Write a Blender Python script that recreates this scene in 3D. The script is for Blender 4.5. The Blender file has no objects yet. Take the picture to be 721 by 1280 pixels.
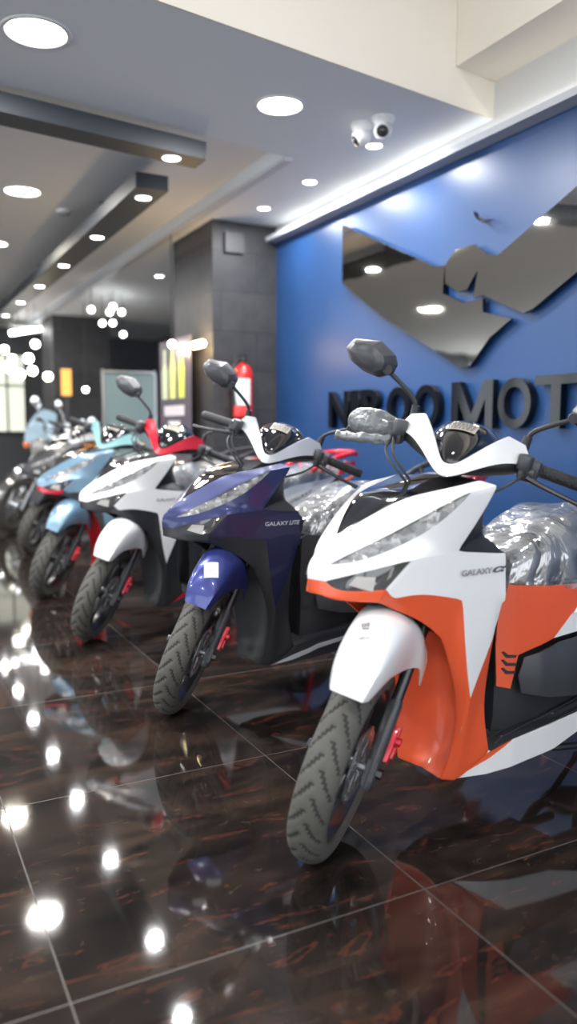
import bpy, bmesh, math, random
from mathutils import Vector, Matrix, Euler, noise
PI = math.pi
R = math.radians
S = bpy.context.scene
C = S.collection
random.seed(7)

# ------------------------------------------------------------------ materials
MATS = {}
def mat(name, col, rough=.5, metal=0., coat=0., emit=None, estr=0., ior=1.5, bump=None, vary=None, trans=0., alpha=1., spec=.5):
    if name in MATS: return MATS[name]
    m = bpy.data.materials.new(name); m.use_nodes = True
    nt = m.node_tree; N = nt.nodes; L = nt.links
    b = N['Principled BSDF']
    b.inputs['Base Color'].default_value = (*col, 1)
    b.inputs['Roughness'].default_value = rough
    b.inputs['Metallic'].default_value = metal
    b.inputs['IOR'].default_value = ior
    b.inputs['Specular IOR Level'].default_value = spec
    b.inputs['Coat Weight'].default_value = coat
    b.inputs['Coat Roughness'].default_value = .04
    b.inputs['Transmission Weight'].default_value = trans
    b.inputs['Alpha'].default_value = alpha
    if emit:
        b.inputs['Emission Color'].default_value = (*emit, 1)
        b.inputs['Emission Strength'].default_value = estr
    tc = N.new('ShaderNodeTexCoord')
    if vary:      # (scale, amount) slow colour variation of the material itself
        n = N.new('ShaderNodeTexNoise'); n.inputs['Scale'].default_value = vary[0]; n.inputs['Detail'].default_value = 4
        L.new(tc.outputs['Object'], n.inputs['Vector'])
        mx = N.new('ShaderNodeMix'); mx.data_type = 'RGBA'
        mx.inputs['A'].default_value = (*[c*(1-vary[1]) for c in col], 1)
        mx.inputs['B'].default_value = (*[min(1, c*(1+vary[1])) for c in col], 1)
        L.new(n.outputs['Fac'], mx.inputs['Factor']); L.new(mx.outputs['Result'], b.inputs['Base Color'])
    if bump:      # (scale, strength)
        n = N.new('ShaderNodeTexNoise'); n.inputs['Scale'].default_value = bump[0]; n.inputs['Detail'].default_value = 3
        L.new(tc.outputs['Object'], n.inputs['Vector'])
        bp = N.new('ShaderNodeBump'); bp.inputs['Strength'].default_value = bump[1]; bp.inputs['Distance'].default_value = .01
        L.new(n.outputs['Fac'], bp.inputs['Height']); L.new(bp.outputs['Normal'], b.inputs['Normal'])
    MATS[name] = m
    return m

white   = mat('white_paint', (.80,.80,.80), .28, coat=.6)
orange  = mat('orange_paint', (.78,.105,.035), .38, coat=.3)
navy    = mat('navy_paint', (.020,.028,.115), .34, metal=.35, coat=.6)
navy2   = mat('deep_navy_paint', (.015,.016,.062), .38, metal=.3, coat=.3)
navy3   = mat('blue_fender_paint', (.04,.055,.24), .30, metal=.35, coat=.6)
pblue   = mat('pale_blue_paint', (.19,.31,.42), .30, metal=.35, coat=.6)
turq    = mat('turquoise_paint', (.25,.46,.47), .3, coat=.4)
red     = mat('red_paint', (.50,.012,.03), .25, coat=.6)
redcal  = mat('red_metal', (.62,.015,.03), .35, metal=.2, coat=.3)
silver  = mat('silver_paint', (.55,.57,.60), .3, metal=.3, coat=.4)
matblk  = mat('matte_black_plastic', (.022,.023,.027), .5, bump=(400,.05))
greyblk = mat('satin_dark_grey_plastic', (.050,.052,.058), .35)
gloss   = mat('gloss_black', (.006,.006,.008), .07, coat=1.)
rubber  = mat('tyre_rubber', (.092,.088,.078), .72, vary=(9,.25))
grooved = mat('tyre_groove', (.032,.031,.029), .9)
grip_m  = mat('grip_rubber', (.022,.022,.024), .6, bump=(220,.5))
metal_d = mat('dark_metal', (.07,.07,.075), .35, metal=.8)
chrome  = mat('chrome', (.75,.76,.78), .12, metal=1.)
alu     = mat('brushed_aluminium', (.42,.43,.45), .35, metal=.9, bump=(60,.1))
rimm    = mat('black_alloy', (.018,.018,.02), .3, coat=.4)
tan     = mat('seat_vinyl', (.035,.033,.032), .55, bump=(150,.1))
lensm   = mat('smoked_lens', (.035,.034,.036), .08, coat=1.)
reflm   = mat('lamp_reflector', (.34,.32,.30), .3, metal=.5)
amber   = mat('amber_lens', (.75,.17,.03), .2, coat=.6)
redlens = mat('red_lens', (.45,.01,.01), .15, coat=.8)
decal   = mat('grey_decal', (.27,.26,.27), .5)
decalw  = mat('silver_decal', (.62,.64,.70), .35, metal=.3)
decald  = mat('dark_decal', (.10,.10,.11), .5)
paper   = mat('sticker_paper', (.72,.78,.80), .6)
beigest = mat('beige_sticker', (.36,.33,.26), .55)

def drl_mat():
    m = mat('light_strip', (.26,.25,.25), .12, metal=.25, coat=1.)
    nt = m.node_tree; N = nt.nodes; L = nt.links; b = N['Principled BSDF']
    tc = N.new('ShaderNodeTexCoord'); v = N.new('ShaderNodeTexVoronoi'); v.inputs['Scale'].default_value = 38
    L.new(tc.outputs['Object'], v.inputs['Vector'])
    r = N.new('ShaderNodeValToRGB'); r.color_ramp.elements[0].color = (.06,.055,.05,1); r.color_ramp.elements[1].color = (.34,.34,.34,1)
    L.new(v.outputs['Color'], r.inputs['Fac']); L.new(r.outputs['Color'], b.inputs['Base Color'])
    bp = N.new('ShaderNodeBump'); bp.inputs['Strength'].default_value = .5; bp.inputs['Distance'].default_value = .01
    L.new(v.outputs['Distance'], bp.inputs['Height']); L.new(bp.outputs['Normal'], b.inputs['Normal'])
    return m
drlm = drl_mat()

def film_mat():
    m = bpy.data.materials.new('clear_plastic_film'); m.use_nodes = True
    nt = m.node_tree; N = nt.nodes; L = nt.links; out = N['Material Output']; N.remove(N['Principled BSDF'])
    g = N.new('ShaderNodeBsdfGlossy'); g.inputs['Roughness'].default_value = .12; g.inputs['Color'].default_value = (1,1,1,1)
    d = N.new('ShaderNodeBsdfDiffuse'); d.inputs['Color'].default_value = (.62,.64,.66,1)
    t = N.new('ShaderNodeBsdfTransparent'); t.inputs['Color'].default_value = (.93,.94,.95,1)
    tc = N.new('ShaderNodeTexCoord'); mp = N.new('ShaderNodeMapping'); mp.inputs['Scale'].default_value = (1,.4,.55); mp.inputs['Rotation'].default_value = (.3,.8,.3)
    n = N.new('ShaderNodeTexNoise'); n.inputs['Scale'].default_value = 9; n.inputs['Detail'].default_value = 3.5; n.inputs['Distortion'].default_value = 1.0
    L.new(tc.outputs['Object'], mp.inputs['Vector']); L.new(mp.outputs['Vector'], n.inputs['Vector'])
    bp = N.new('ShaderNodeBump'); bp.inputs['Strength'].default_value = 1; bp.inputs['Distance'].default_value = .03
    L.new(n.outputs['Fac'], bp.inputs['Height']); L.new(bp.outputs['Normal'], g.inputs['Normal']); L.new(bp.outputs['Normal'], d.inputs['Normal'])
    rp = N.new('ShaderNodeValToRGB'); rp.color_ramp.elements[0].position = .46; rp.color_ramp.elements[1].position = .62
    rp.color_ramp.elements[0].color = (.10,.10,.10,1); rp.color_ramp.elements[1].color = (.42,.42,.42,1)
    L.new(n.outputs['Fac'], rp.inputs['Fac'])
    m1 = N.new('ShaderNodeMixShader'); L.new(rp.outputs['Color'], m1.inputs['Fac']); L.new(t.outputs[0], m1.inputs[1]); L.new(d.outputs[0], m1.inputs[2])
    m2 = N.new('ShaderNodeMixShader'); m2.inputs['Fac'].default_value = .20; L.new(m1.outputs[0], m2.inputs[1]); L.new(g.outputs[0], m2.inputs[2])
    L.new(m2.outputs[0], out.inputs['Surface'])
    return m
film = film_mat()

# ------------------------------------------------------------------ mesh tools
class MB:
    def __init__(s): s.v = []; s.f = []; s.mi = []
    def add(s, vs, fs, mi=0):
        o = len(s.v); s.v += [Vector(v) for v in vs]; s.f += [[o+i for i in f] for f in fs]; s.mi += [mi]*len(fs); return s
    def box(s, c, d, rot=None, mi=0):
        x, y, z = [q/2 for q in d]
        vs = [Vector((a*x, b*y, e*z)) for a in (-1,1) for b in (-1,1) for e in (-1,1)]
        if rot is not None: vs = [rot @ v for v in vs]
        vs = [v+Vector(c) for v in vs]
        return s.add(vs, [(0,1,3,2),(4,6,7,5),(0,4,5,1),(2,3,7,6),(0,2,6,4),(1,5,7,3)], mi)
    def prism(s, poly, axis, a, b, mi=0):
        n = len(poly)
        def mk(p, t): return {'x':(t,p[0],p[1]), 'y':(p[0],t,p[1]), 'z':(p[0],p[1],t)}[axis]
        vs = [mk(p,a) for p in poly]+[mk(p,b) for p in poly]
        return s.add(vs, [list(range(n))[::-1], list(range(n,2*n))]+[(i,(i+1)%n,n+(i+1)%n,n+i) for i in range(n)], mi)
    def tube(s, pts, r, n=8, mi=0, caps=True, smooth=0):
        pts = [Vector(p) for p in pts]
        rs = list(r) if hasattr(r, '__len__') else [r]*len(pts)
        for _ in range(smooth):
            q = [pts[0]]; t = [rs[0]]
            for i in range(len(pts)-1):
                q += [pts[i]*.75+pts[i+1]*.25, pts[i]*.25+pts[i+1]*.75]; t += [rs[i]*.75+rs[i+1]*.25, rs[i]*.25+rs[i+1]*.75]
            pts = q+[pts[-1]]; rs = t+[rs[-1]]
        m = len(pts); rings = []; up = None
        for i, p in enumerate(pts):
            d = (pts[min(i+1,m-1)]-pts[max(i-1,0)]).normalized()
            if up is None: up = Vector((0,0,1)) if abs(d.z) < .9 else Vector((1,0,0))
            a = d.cross(up).normalized(); up = a.cross(d).normalized()
            rings.append([p+(a*math.cos(2*PI*k/n)+up*math.sin(2*PI*k/n))*rs[i] for k in range(n)])
        return s.loft(rings, caps, mi)
    def loft(s, rings, caps=True, mi=0, closed=True):
        n = len(rings[0]); vs = [v for r_ in rings for v in r_]; fs = []
        for i in range(len(rings)-1):
            for k in range(n if closed else n-1):
                k2 = (k+1) % n; fs.append((i*n+k, i*n+k2, (i+1)*n+k2, (i+1)*n+k))
        if caps: fs += [list(range(n))[::-1], [(len(rings)-1)*n+k for k in range(n)]]
        return s.add(vs, fs, mi)
    def lathe(s, prof, c=(0,0,0), axis='z', n=24, mi=0, a0=0, a1=2*PI):
        full = abs(a1-a0-2*PI) < 1e-6
        rings = []
        for k in range(n if full else n+1):
            t = a0+(a1-a0)*k/n; cs, sn = math.cos(t), math.sin(t); ring = []
            for r_, h_ in prof:
                p = {'z':(r_*cs, r_*sn, h_), 'y':(r_*cs, h_, r_*sn), 'x':(h_, r_*cs, r_*sn)}[axis]
                ring.append(Vector(p)+Vector(c))
            rings.append(ring)
        m = len(prof); vs = [v for r_ in rings for v in r_]; fs = []
        K = len(rings)
        for i in range(K if full else K-1):
            j = (i+1) % K
            for k in range(m-1): fs.append((i*m+k, j*m+k, j*m+k+1, i*m+k+1))
        return s.add(vs, fs, mi)
    def xf(s, M):
        s.v = [M @ v for v in s.v]; return s
    def join(s, o, mi=None):
        n = len(s.v); s.v += o.v; s.f += [[n+i for i in f] for f in o.f]; s.mi += (o.mi if mi is None else [mi]*len(o.f)); return s
    def mirror(s):
        n = len(s.v); s.v += [Vector((v.x,-v.y,v.z)) for v in s.v]; s.f += [[n+i for i in f][::-1] for f in s.f]; s.mi += s.mi; return s
    def flip(s):
        s.v = [Vector((v.x,-v.y,v.z)) for v in s.v]; s.f = [f[::-1] for f in s.f]; return s
    def mesh(s, name, bevel=0, sub=0, solid=0, angle=35, crease=None, weld=True, offset=0, bseg=2, smooth=True):
        me = bpy.data.meshes.new(name); me.from_pydata([tuple(v) for v in s.v], [], s.f)
        me.polygons.foreach_set('material_index', s.mi)
        bm = bmesh.new(); bm.from_mesh(me)
        if weld: bmesh.ops.remove_doubles(bm, verts=bm.verts, dist=1e-5)
        bmesh.ops.recalc_face_normals(bm, faces=bm.faces)
        if crease is not None:
            ly = bm.edges.layers.float.get('crease_edge') or bm.edges.layers.float.new('crease_edge')
            for e in bm.edges:
                if len(e.link_faces) == 1: e[ly] = crease
                elif e.calc_face_angle(0) > R(55): e[ly] = crease
        bm.to_mesh(me); bm.free()
        if bevel or sub or solid: me = modded(me, bevel, sub, solid, offset, bseg)
        if smooth:
            me.shade_smooth(); me.set_sharp_from_angle(angle=R(angle))
        me.name = name
        return me

def modded(me, bevel=0, sub=0, solid=0, offset=0, bseg=2):
    o = bpy.data.objects.new('temporary', me); C.objects.link(o)
    if sub:
        m = o.modifiers.new('s','SUBSURF'); m.levels = sub; m.render_levels = sub
    if solid:
        m = o.modifiers.new('t','SOLIDIFY'); m.thickness = solid; m.offset = offset
    if bevel:
        m = o.modifiers.new('b','BEVEL'); m.width = bevel; m.segments = bseg; m.limit_method = 'ANGLE'; m.angle_limit = R(35)
    dg = bpy.context.evaluated_depsgraph_get(); dg.update()
    me2 = bpy.data.meshes.new_from_object(o.evaluated_get(dg))
    bpy.data.objects.remove(o)
    return me2

CACHE = {}
def cached(key, fn):
    if key not in CACHE: CACHE[key] = fn()
    return CACHE[key]
def link(name, me, mats, parent=None, mtx=None):
    o = bpy.data.objects.new(name, me); C.objects.link(o)
    if not isinstance(mats, (list, tuple)): mats = [mats]
    while len(me.materials) < len(mats): me.materials.append(mats[len(me.materials)])
    for i, m in enumerate(mats):
        o.material_slots[i].link = 'OBJECT'; o.material_slots[i].material = m
    if parent is not None: o.parent = parent
    if mtx is not None: o.matrix_local = mtx
    return o
def tag(o, label=None, cat=None, group=None, kind=None):
    if label: o['label'] = label
    if cat: o['category'] = cat
    if group: o['group'] = group
    if kind: o['kind'] = kind
    return o
def empty(name, loc, rot=(0,0,0), **k):
    o = bpy.data.objects.new(name, None); C.objects.link(o); o.empty_display_size = .1
    o.location = loc; o.rotation_euler = rot
    return tag(o, **k)
def struct(name, mb, m, **k):
    o = link(name, mb.mesh(name, smooth=False), m); o['kind'] = 'structure'
    for a, b in k.items(): o[a] = b
    return o
def text_mesh(s, size=1., ext=.0, offset=0., bevel=0., shear=0., spacing=1.):
    cu = bpy.data.curves.new('t', 'FONT'); cu.body = s; cu.size = size; cu.extrude = ext; cu.offset = offset; cu.bevel_depth = bevel
    cu.shear = shear; cu.space_character = spacing; cu.resolution_u = 6; cu.fill_mode = 'BOTH'
    o = bpy.data.objects.new('temporary', cu); C.objects.link(o)
    dg = bpy.context.evaluated_depsgraph_get(); dg.update()
    me = bpy.data.meshes.new_from_object(o.evaluated_get(dg)); bpy.data.objects.remove(o); bpy.data.curves.remove(cu)
    return me
def fit_text(me, o, ux, uy, w, h):
    """stretch a text mesh into the box w x h that starts at o and runs along ux / uy"""
    vs = [v.co.copy() for v in me.vertices]
    x0, x1 = min(v.x for v in vs), max(v.x for v in vs); y0, y1 = min(v.y for v in vs), max(v.y for v in vs)
    un = ux.cross(uy).normalized()
    for v, c in zip(me.vertices, vs):
        v.co = o+ux*((c.x-x0)/(x1-x0)*w)+uy*((c.y-y0)/(y1-y0)*h)+un*c.z
    return me
# ------------------------------------------------------------------ front body shell of the scooter (left half, mirrored)
V = {
'N':(.090,0,.702),'N2':(.095,0,.746),'WT':(.008,0,.796),'WC1':(-.116,0,.886),'WC2':(-.278,0,.926),'WC3':(-.365,0,.935),
'W1':(-.068,.055,.852),'W2':(-.129,.085,.888),'W3':(-.236,.125,.905),'WE':(-.328,.150,.925),'T':(-.337,.190,.915),
'Hup':(-.250,.188,.905),'Hu1':(-.150,.158,.859),'Hu2':(-.063,.118,.808),'Hu3':(.016,.070,.764),'Htip':(.052,.030,.735),
'Hl3':(.007,.088,.745),'Hl2':(-.078,.130,.780),'Hl1':(-.167,.168,.831),
'LA':(.063,.030,.697),'LM':(-.003,.105,.726),'LB':(-.087,.156,.750),'LC':(-.027,.140,.686),'LD':(.049,.060,.672),
'OB':(.072,.030,.667),'OC':(.054,.055,.655),'OD':(-.021,.125,.655),'NB':(.082,0,.668),
'G2':(-.286,.190,.850),'G1':(-.226,.170,.762),'CR2':(-.379,.182,.746),'CR':(-.405,.187,.716),'SR1':(-.386,.182,.626),'SR':(-.358,.178,.547),
'NO':(-.243,.172,.644),'N02':(-.103,.160,.676),'N03':(-.047,.140,.658),'S1':(-.263,.170,.496),'SP':(-.293,.162,.387),
'R1':(-.357,.150,.386),'R2':(-.370,.145,.297),'R3':(-.401,.140,.213),'SB':(-.321,.100,.140),
'F0':(-.053,.120,.640),'F1':(-.141,.150,.600),'F2':(-.204,.150,.544),'F3':(-.266,.135,.429),'F4':(-.298,.120,.315),'F5':(-.295,.100,.203),'F6':(-.283,.080,.147),
'C1':(-.33,0,.52),'C2':(-.36,0,.42),'C3':(-.365,0,.31),'C4':(-.345,0,.2),'C5':(-.30,0,.142),
'D2':(-.325,.085,.43),'D3':(-.34,.08,.31),'D4':(-.33,.065,.2),
'U0':(-.01,0,.645),'U1':(-.10,0,.63),'U2':(-.16,.08,.61),
'I0':(-.41,0,.84),'I1':(-.44,0,.75),'I2':(-.45,0,.55),'I3':(-.44,0,.38),'I4':(-.42,0,.22),'J':(-.36,.13,.80),'B5':(-.40,0,.15),
}
F = [
('cowl','N LA Htip N2'),('cowl','LA LM Hl3 Htip'),('cowl','LM LB Hl2 Hl3'),('cowl','LB G1 Hl1 Hl2'),('cowl','G1 G2 Hup Hl1'),('cowl','G2 T Hup'),
('cowl','N2 Htip Hu3 WT'),('cowl','WT Hu3 Hu2 W1'),('cowl','W1 Hu2 Hu1 W2'),('cowl','W2 Hu1 Hup W3'),('cowl','W3 Hup T WE'),
('screen','WT W1 WC1'),('screen','W1 W2 WC1'),('screen','W2 W3 WC2 WC1'),('screen','W3 WE WC3 WC2'),
('drl','Htip Hl3 Hu3'),('drl','Hu3 Hl3 Hl2 Hu2'),('drl','Hu2 Hl2 Hl1 Hu1'),('drl','Hu1 Hl1 Hup'),
('lens','LA LD LM'),('lens','LM LD LC LB'),
('side','LB LC N03 N02'),('side','LB N02 NO G1'),('side','G1 NO SR1 CR2'),('side','CR2 SR1 CR'),('side','NO S1 SR SR1'),('side','S1 SP SR'),
('trim','N NB OB LA'),('trim','LA OB OC LD'),('trim','LD OC OD LC'),
('under','NB U0 OC OB'),('under','U0 U1 OD OC'),('under','U1 U2 F0 OD'),
('shield','LC OD F0 N03'),('shield','N03 F0 F1 N02'),('shield','N02 F1 F2 NO'),('shield','NO F2 F3 S1'),('shield','S1 F3 F4 SP'),
('shield','SP F4 F5 SB'),('shield','SB F5 F6'),('shield','SP SR R1'),('shield','SP R1 R2 SB'),('shield','SB R2 R3'),
('recess','F2 C1 D2 F3'),('recess','F3 D2 D3 F4'),('recess','F4 D3 D4 F5'),('recess','F5 D4 C5 F6'),('recess','C1 C2 D2'),('recess','C2 C3 D3 D2'),('recess','C3 C4 D4 D3'),('recess','C4 C5 D4'),
('inner','G2 G1 J'),('inner','G1 CR2 J'),('inner','CR2 CR SR1'),('inner','J CR2 SR1 I1'),('inner','J I1 I0'),('inner','SR1 SR I2 I1'),('inner','SR R1 I3 I2'),('inner','R1 R2 R3 I4 I3'),
('inner','WE T G2 J'),('inner','WC3 WE J I0'),('inner','SB R3 I4 B5'),('inner','SB B5 C5 F6'),
]
TAGS = ['cowl','screen','drl','lens','side','trim','under','shield','recess','inner']
def build_shell():
    names = list(V); idx = {}; vs = []
    for n in names:
        idx[n] = len(vs); vs.append(V[n])
    for n in names:
        x, y, z = V[n]
        if y == 0: idx['-'+n] = idx[n]
        else: idx['-'+n] = len(vs); vs.append((x,-y,z))
    fs = []; mi = []
    for t, s in F:
        q = s.split()
        fs.append([idx[n] for n in q]); mi.append(TAGS.index(t))
        fs.append([idx['-'+n] for n in q][::-1]); mi.append(TAGS.index(t))
    me = bpy.data.meshes.new('shell'); me.from_pydata(vs, [], fs); me.polygons.foreach_set('material_index', mi)
    bm = bmesh.new(); bm.from_mesh(me); ly = bm.edges.layers.float.new('crease_edge')
    bmesh.ops.recalc_face_normals(bm, faces=bm.faces)
    for e in bm.edges:
        if len(e.link_faces) != 2: e[ly] = .95
        elif e.link_faces[0].material_index != e.link_faces[1].material_index: e[ly] = .85
        elif e.calc_face_angle(0) > R(50): e[ly] = .5
    lv = bm.verts.layers.float.new('crease_vert')
    bm.verts.ensure_lookup_table()
    for n in ('N','T','CR2','CR','LB','LC','SP','SB','R3','Htip','Hup','WT','NO','G1'):
        for k in (n, '-'+n): bm.verts[idx[k]][lv] = .9
    bm.to_mesh(me); bm.free()
    me = modded(me, sub=3)
    out = {}
    for ti, t in enumerate(TAGS):
        for side in ((0,) if t not in ('drl','lens','side') else (1,-1)):
            mp = {}; v2 = []; f2 = []
            for p in me.polygons:
                if p.material_index != ti: continue
                if side and p.center.y*side < 0: continue
                g = []
                for vi in p.vertices:
                    if vi not in mp: mp[vi] = len(v2); v2.append(tuple(me.vertices[vi].co))
                    g.append(mp[vi])
                f2.append(g)
            m2 = bpy.data.meshes.new('front_'+t); m2.from_pydata(v2, [], f2)
            m2 = modded(m2, solid=.0045, offset=0)
            m2.shade_smooth(); m2.set_sharp_from_angle(angle=R(32))
            out[(t,side)] = m2
    return out

# ------------------------------------------------------------------ wheels
def tyre(Rr, w, seed):
    def fn():
        nA, prof = 288, []
        h = .062 if Rr < .256 else .066
        sect = []
        M = 26
        for k in range(M+1):
            t = -PI*.62+k/M*PI*1.24
            sect.append((Rr-h*.62+h*.62*math.cos(t)*1.0 if abs(t) < PI/2 else Rr-h*.62+h*.9*math.cos(t), w*math.sin(t) if abs(t) < PI/2 else w*(1-.25*(abs(t)-PI/2))*(1 if t > 0 else -1), t))
        mb = MB(); vs = []
        for i in range(nA):
            a = 2*PI*i/nA
            for r_, y, t in sect: vs.append((r_, y, t, a))
        def groove(a, t):
            if abs(t) > 1.25: return 0
            u = abs(t)/1.25
            ph = (a*24/(2*PI) + u*1.25 + (0.5 if t > 0 else 0)) % 1.0
            width = .20*(1-.35*u)
            g = ph < width and .10 < u < .93
            ph2 = (a*24/(2*PI) + u*1.25 + .5 + (0.5 if t > 0 else 0)) % 1.0
            g2 = ph2 < .12 and .5 < u < .9
            return 1 if (g or g2) else 0
        P = []; G = []
        for r_, y, t, a in vs:
            g = groove(a, t); rr = r_-(.005 if g else 0)
            P.append((rr*math.cos(a), y, rr*math.sin(a))); G.append(g)
        K = M+1; fs = []; mi = []
        for i in range(nA):
            j = (i+1) % nA
            for k in range(M):
                q = (i*K+k, j*K+k, j*K+k+1, i*K+k+1); fs.append(q); mi.append(1 if sum(G[x] for x in q) >= 2 else 0)
        fs_in = [(i*K, i*K+M, ((i+1)%nA)*K+M, ((i+1)%nA)*K) for i in range(nA)]
        mb.add(P, fs, 0); mb.mi = mi[:]; mb.add([], [])
        mb.f += [list(f) for f in fs_in]; mb.mi += [0]*len(fs_in)
        return mb.mesh('tyre', angle=60)
    return cached(('tyre', Rr), fn)
def rim_mesh(rear=False):
    def fn():
        mb = MB(); wd = .034 if not rear else .042
        ro = .186
        mb.lathe([(ro+.006,-wd),(ro,-wd*.8),(ro-.014,-wd*.5),(ro-.016,0),(ro-.014,wd*.5),(ro,wd*.8),(ro+.006,wd),(ro-.006,wd+.001),(ro-.022,wd*.5),(ro-.024,0),(ro-.022,-wd*.5),(ro-.006,-wd-.001),(ro+.006,-wd)], axis='y', n=72)
        mb.lathe([(0,-.032),(.030,-.032),(.034,-.02),(.034,.02),(.030,.032),(0,.032)], axis='y', n=28)
        for k in range(5):
            a = 2*PI*k/5+.3
            for s in (-1, 1):
                a2 = a+s*.20; a1 = a+s*.10
                p0 = Vector((.028*math.cos(a), 0, .028*math.sin(a))); p1 = Vector((.10*math.cos(a1), 0, .10*math.sin(a1))); p2 = Vector((.172*math.cos(a2), 0, .172*math.sin(a2)))
                rings = []
                for p, d, wdt, th in ((p0, p1-p0, .011, .020), (p1, p2-p0, .008, .014), (p2, p2-p1, .010, .012)):
                    d = d.normalized(); n_ = Vector((-d.z, 0, d.x))
                    rings.append([p+n_*wdt+Vector((0,th,0))*.6, p+n_*wdt*.4+Vector((0,th,0)), p-n_*wdt*.4+Vector((0,th,0)), p-n_*wdt+Vector((0,th,0))*.6, p-n_*wdt-Vector((0,th,0))*.6, p-n_*wdt*.4-Vector((0,th,0)), p+n_*wdt*.4-Vector((0,th,0)), p+n_*wdt-Vector((0,th,0))*.6])
                mb.loft(rings)
        return mb.mesh('rim', angle=40)
    return cached(('rim', rear), fn)
def disc_mesh():
    def fn():
        mb = MB(); n = 60
        wave = lambda k: .097+.003*math.sin(2*PI*k*10/n)
        for i in range(n):
            j = i+1; a, b = 2*PI*i/n, 2*PI*j/n
            for (r0, r1) in ((.068, None),):
                ra, rb = wave(i), wave(j)
                q = [(r0*math.cos(a), r0*math.sin(a)), (ra*math.cos(a), ra*math.sin(a)), (rb*math.cos(b), rb*math.sin(b)), (r0*math.cos(b), r0*math.sin(b))]
                if i % 3 == 0 and True:
                    rm1, rm2 = .078, .088
                    for u, w_ in ((r0, rm1), (rm2, None)):
                        o1, o2 = (w_ or ra), (w_ or rb)
                        mb.prism([(u*math.cos(a), u*math.sin(a)), (o1*math.cos(a), o1*math.sin(a)), (o2*math.cos(b), o2*math.sin(b)), (u*math.cos(b), u*math.sin(b))], 'y', .036, .0395)
                else: mb.prism(q, 'y', .036, .0395)
        for k in range(5):
            a = 2*PI*k/5
            mb.prism([(.02*math.cos(a-.5), .02*math.sin(a-.5)), (.072*math.cos(a-.12), .072*math.sin(a-.12)), (.072*math.cos(a+.12), .072*math.sin(a+.12)), (.02*math.cos(a+.5), .02*math.sin(a+.5))], 'y', .034, .038)
        return mb.mesh('brake_disc', smooth=False)
    return cached('disc', fn)

# ------------------------------------------------------------------ side panels as filled, curved sheets
def sheet(key, poly, yf, thick=.005, side=1, cuts=3, bevel=.0015):
    def fn():
        bm = bmesh.new()
        vs = [bm.verts.new((x, 0, z)) for x, z in poly]; bm.faces.new(vs)
        bmesh.ops.triangulate(bm, faces=bm.faces[:], quad_method='BEAUTY', ngon_method='BEAUTY')
        for _ in range(cuts): bmesh.ops.subdivide_edges(bm, edges=[e for e in bm.edges if e.calc_length() > .02], cuts=1, use_grid_fill=True)
        bmesh.ops.triangulate(bm, faces=bm.faces[:])
        for v in bm.verts: v.co.y = yf(v.co.x, v.co.z)*side
        bmesh.ops.recalc_face_normals(bm, faces=bm.faces)
        if sum(f.normal.y for f in bm.faces)*side < 0: bmesh.ops.reverse_faces(bm, faces=bm.faces[:])
        me = bpy.data.meshes.new('sheet'); bm.to_mesh(me); bm.free()
        me = modded(me, solid=thick, offset=-1)
        me.shade_smooth(); me.set_sharp_from_angle(angle=R(40)); return me
    return cached((key, side), fn)
def lerp_tab(tab):
    def f(x):
        if x >= tab[0][0]: return tab[0][1]
        for (a, b), (c, d) in zip(tab, tab[1:]):
            if x >= c: return b+(d-b)*(x-a)/(c-a)
        return tab[-1][1]
    return f
tail_y = lerp_tab([(-.44,.108),(-.50,.128),(-.60,.148),(-.75,.158),(-1.0,.155),(-1.25,.125),(-1.45,.085),(-1.60,.035)])
def body_y(x, z): return tail_y(x)-.25*max(0, z-.62)**1.0*.3
cover_y = lerp_tab([(-.50,.134),(-.56,.160),(-.66,.176),(-.85,.182),(-1.0,.17),(-1.08,.145)])
skirt_y = lerp_tab([(-.321,.100),(-.40,.140),(-.47,.160),(-.6,.172),(-.9,.182),(-1.08,.165)])
def skirt(x, z): return skirt_y(x)+.10*(z-.24)

BODY = [(-.452,.636),(-.470,.645),(-.511,.640),(-.62,.630),(-.75,.625),(-.84,.645),(-.80,.59),(-.70,.540),(-.635,.484),(-.513,.452),(-.492,.362),(-.452,.372),(-.446,.48)]
TAIL = [(-.75,.625),(-.84,.645),(-1.0,.715),(-1.2,.770),(-1.4,.820),(-1.60,.862),(-1.615,.845),(-1.45,.775),(-1.25,.655),(-1.12,.545),(-.98,.515),(-.85,.500),(-.635,.484),(-.70,.540),(-.80,.59)]
COVER = [(-.515,.449),(-.635,.480),(-.85,.496),(-.98,.510),(-1.06,.50),(-1.04,.42),(-.95,.36),(-.737,.315),(-.60,.330),(-.511,.352),(-.498,.40)]
SKIRT = [(-.401,.213),(-.464,.238),(-.60,.252),(-.741,.268),(-.90,.318),(-1.03,.405),(-1.08,.402),(-.98,.31),(-.86,.25),(-.745,.213),(-.635,.178),(-.501,.163),(-.40,.150),(-.325,.142)]
SKIRTF = [(-.323,.1425),(-.362,.178),(-.401,.213),(-.464,.238),(-.44,.22),(-.37,.175)]

def steer_m(s):
    ax = Vector((.08,0,0)); d = Vector((-math.sin(R(26.5)),0,math.cos(R(26.5))))
    return Matrix.Translation(ax) @ Matrix.Rotation(s, 4, d) @ Matrix.Translation(-ax)

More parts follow.
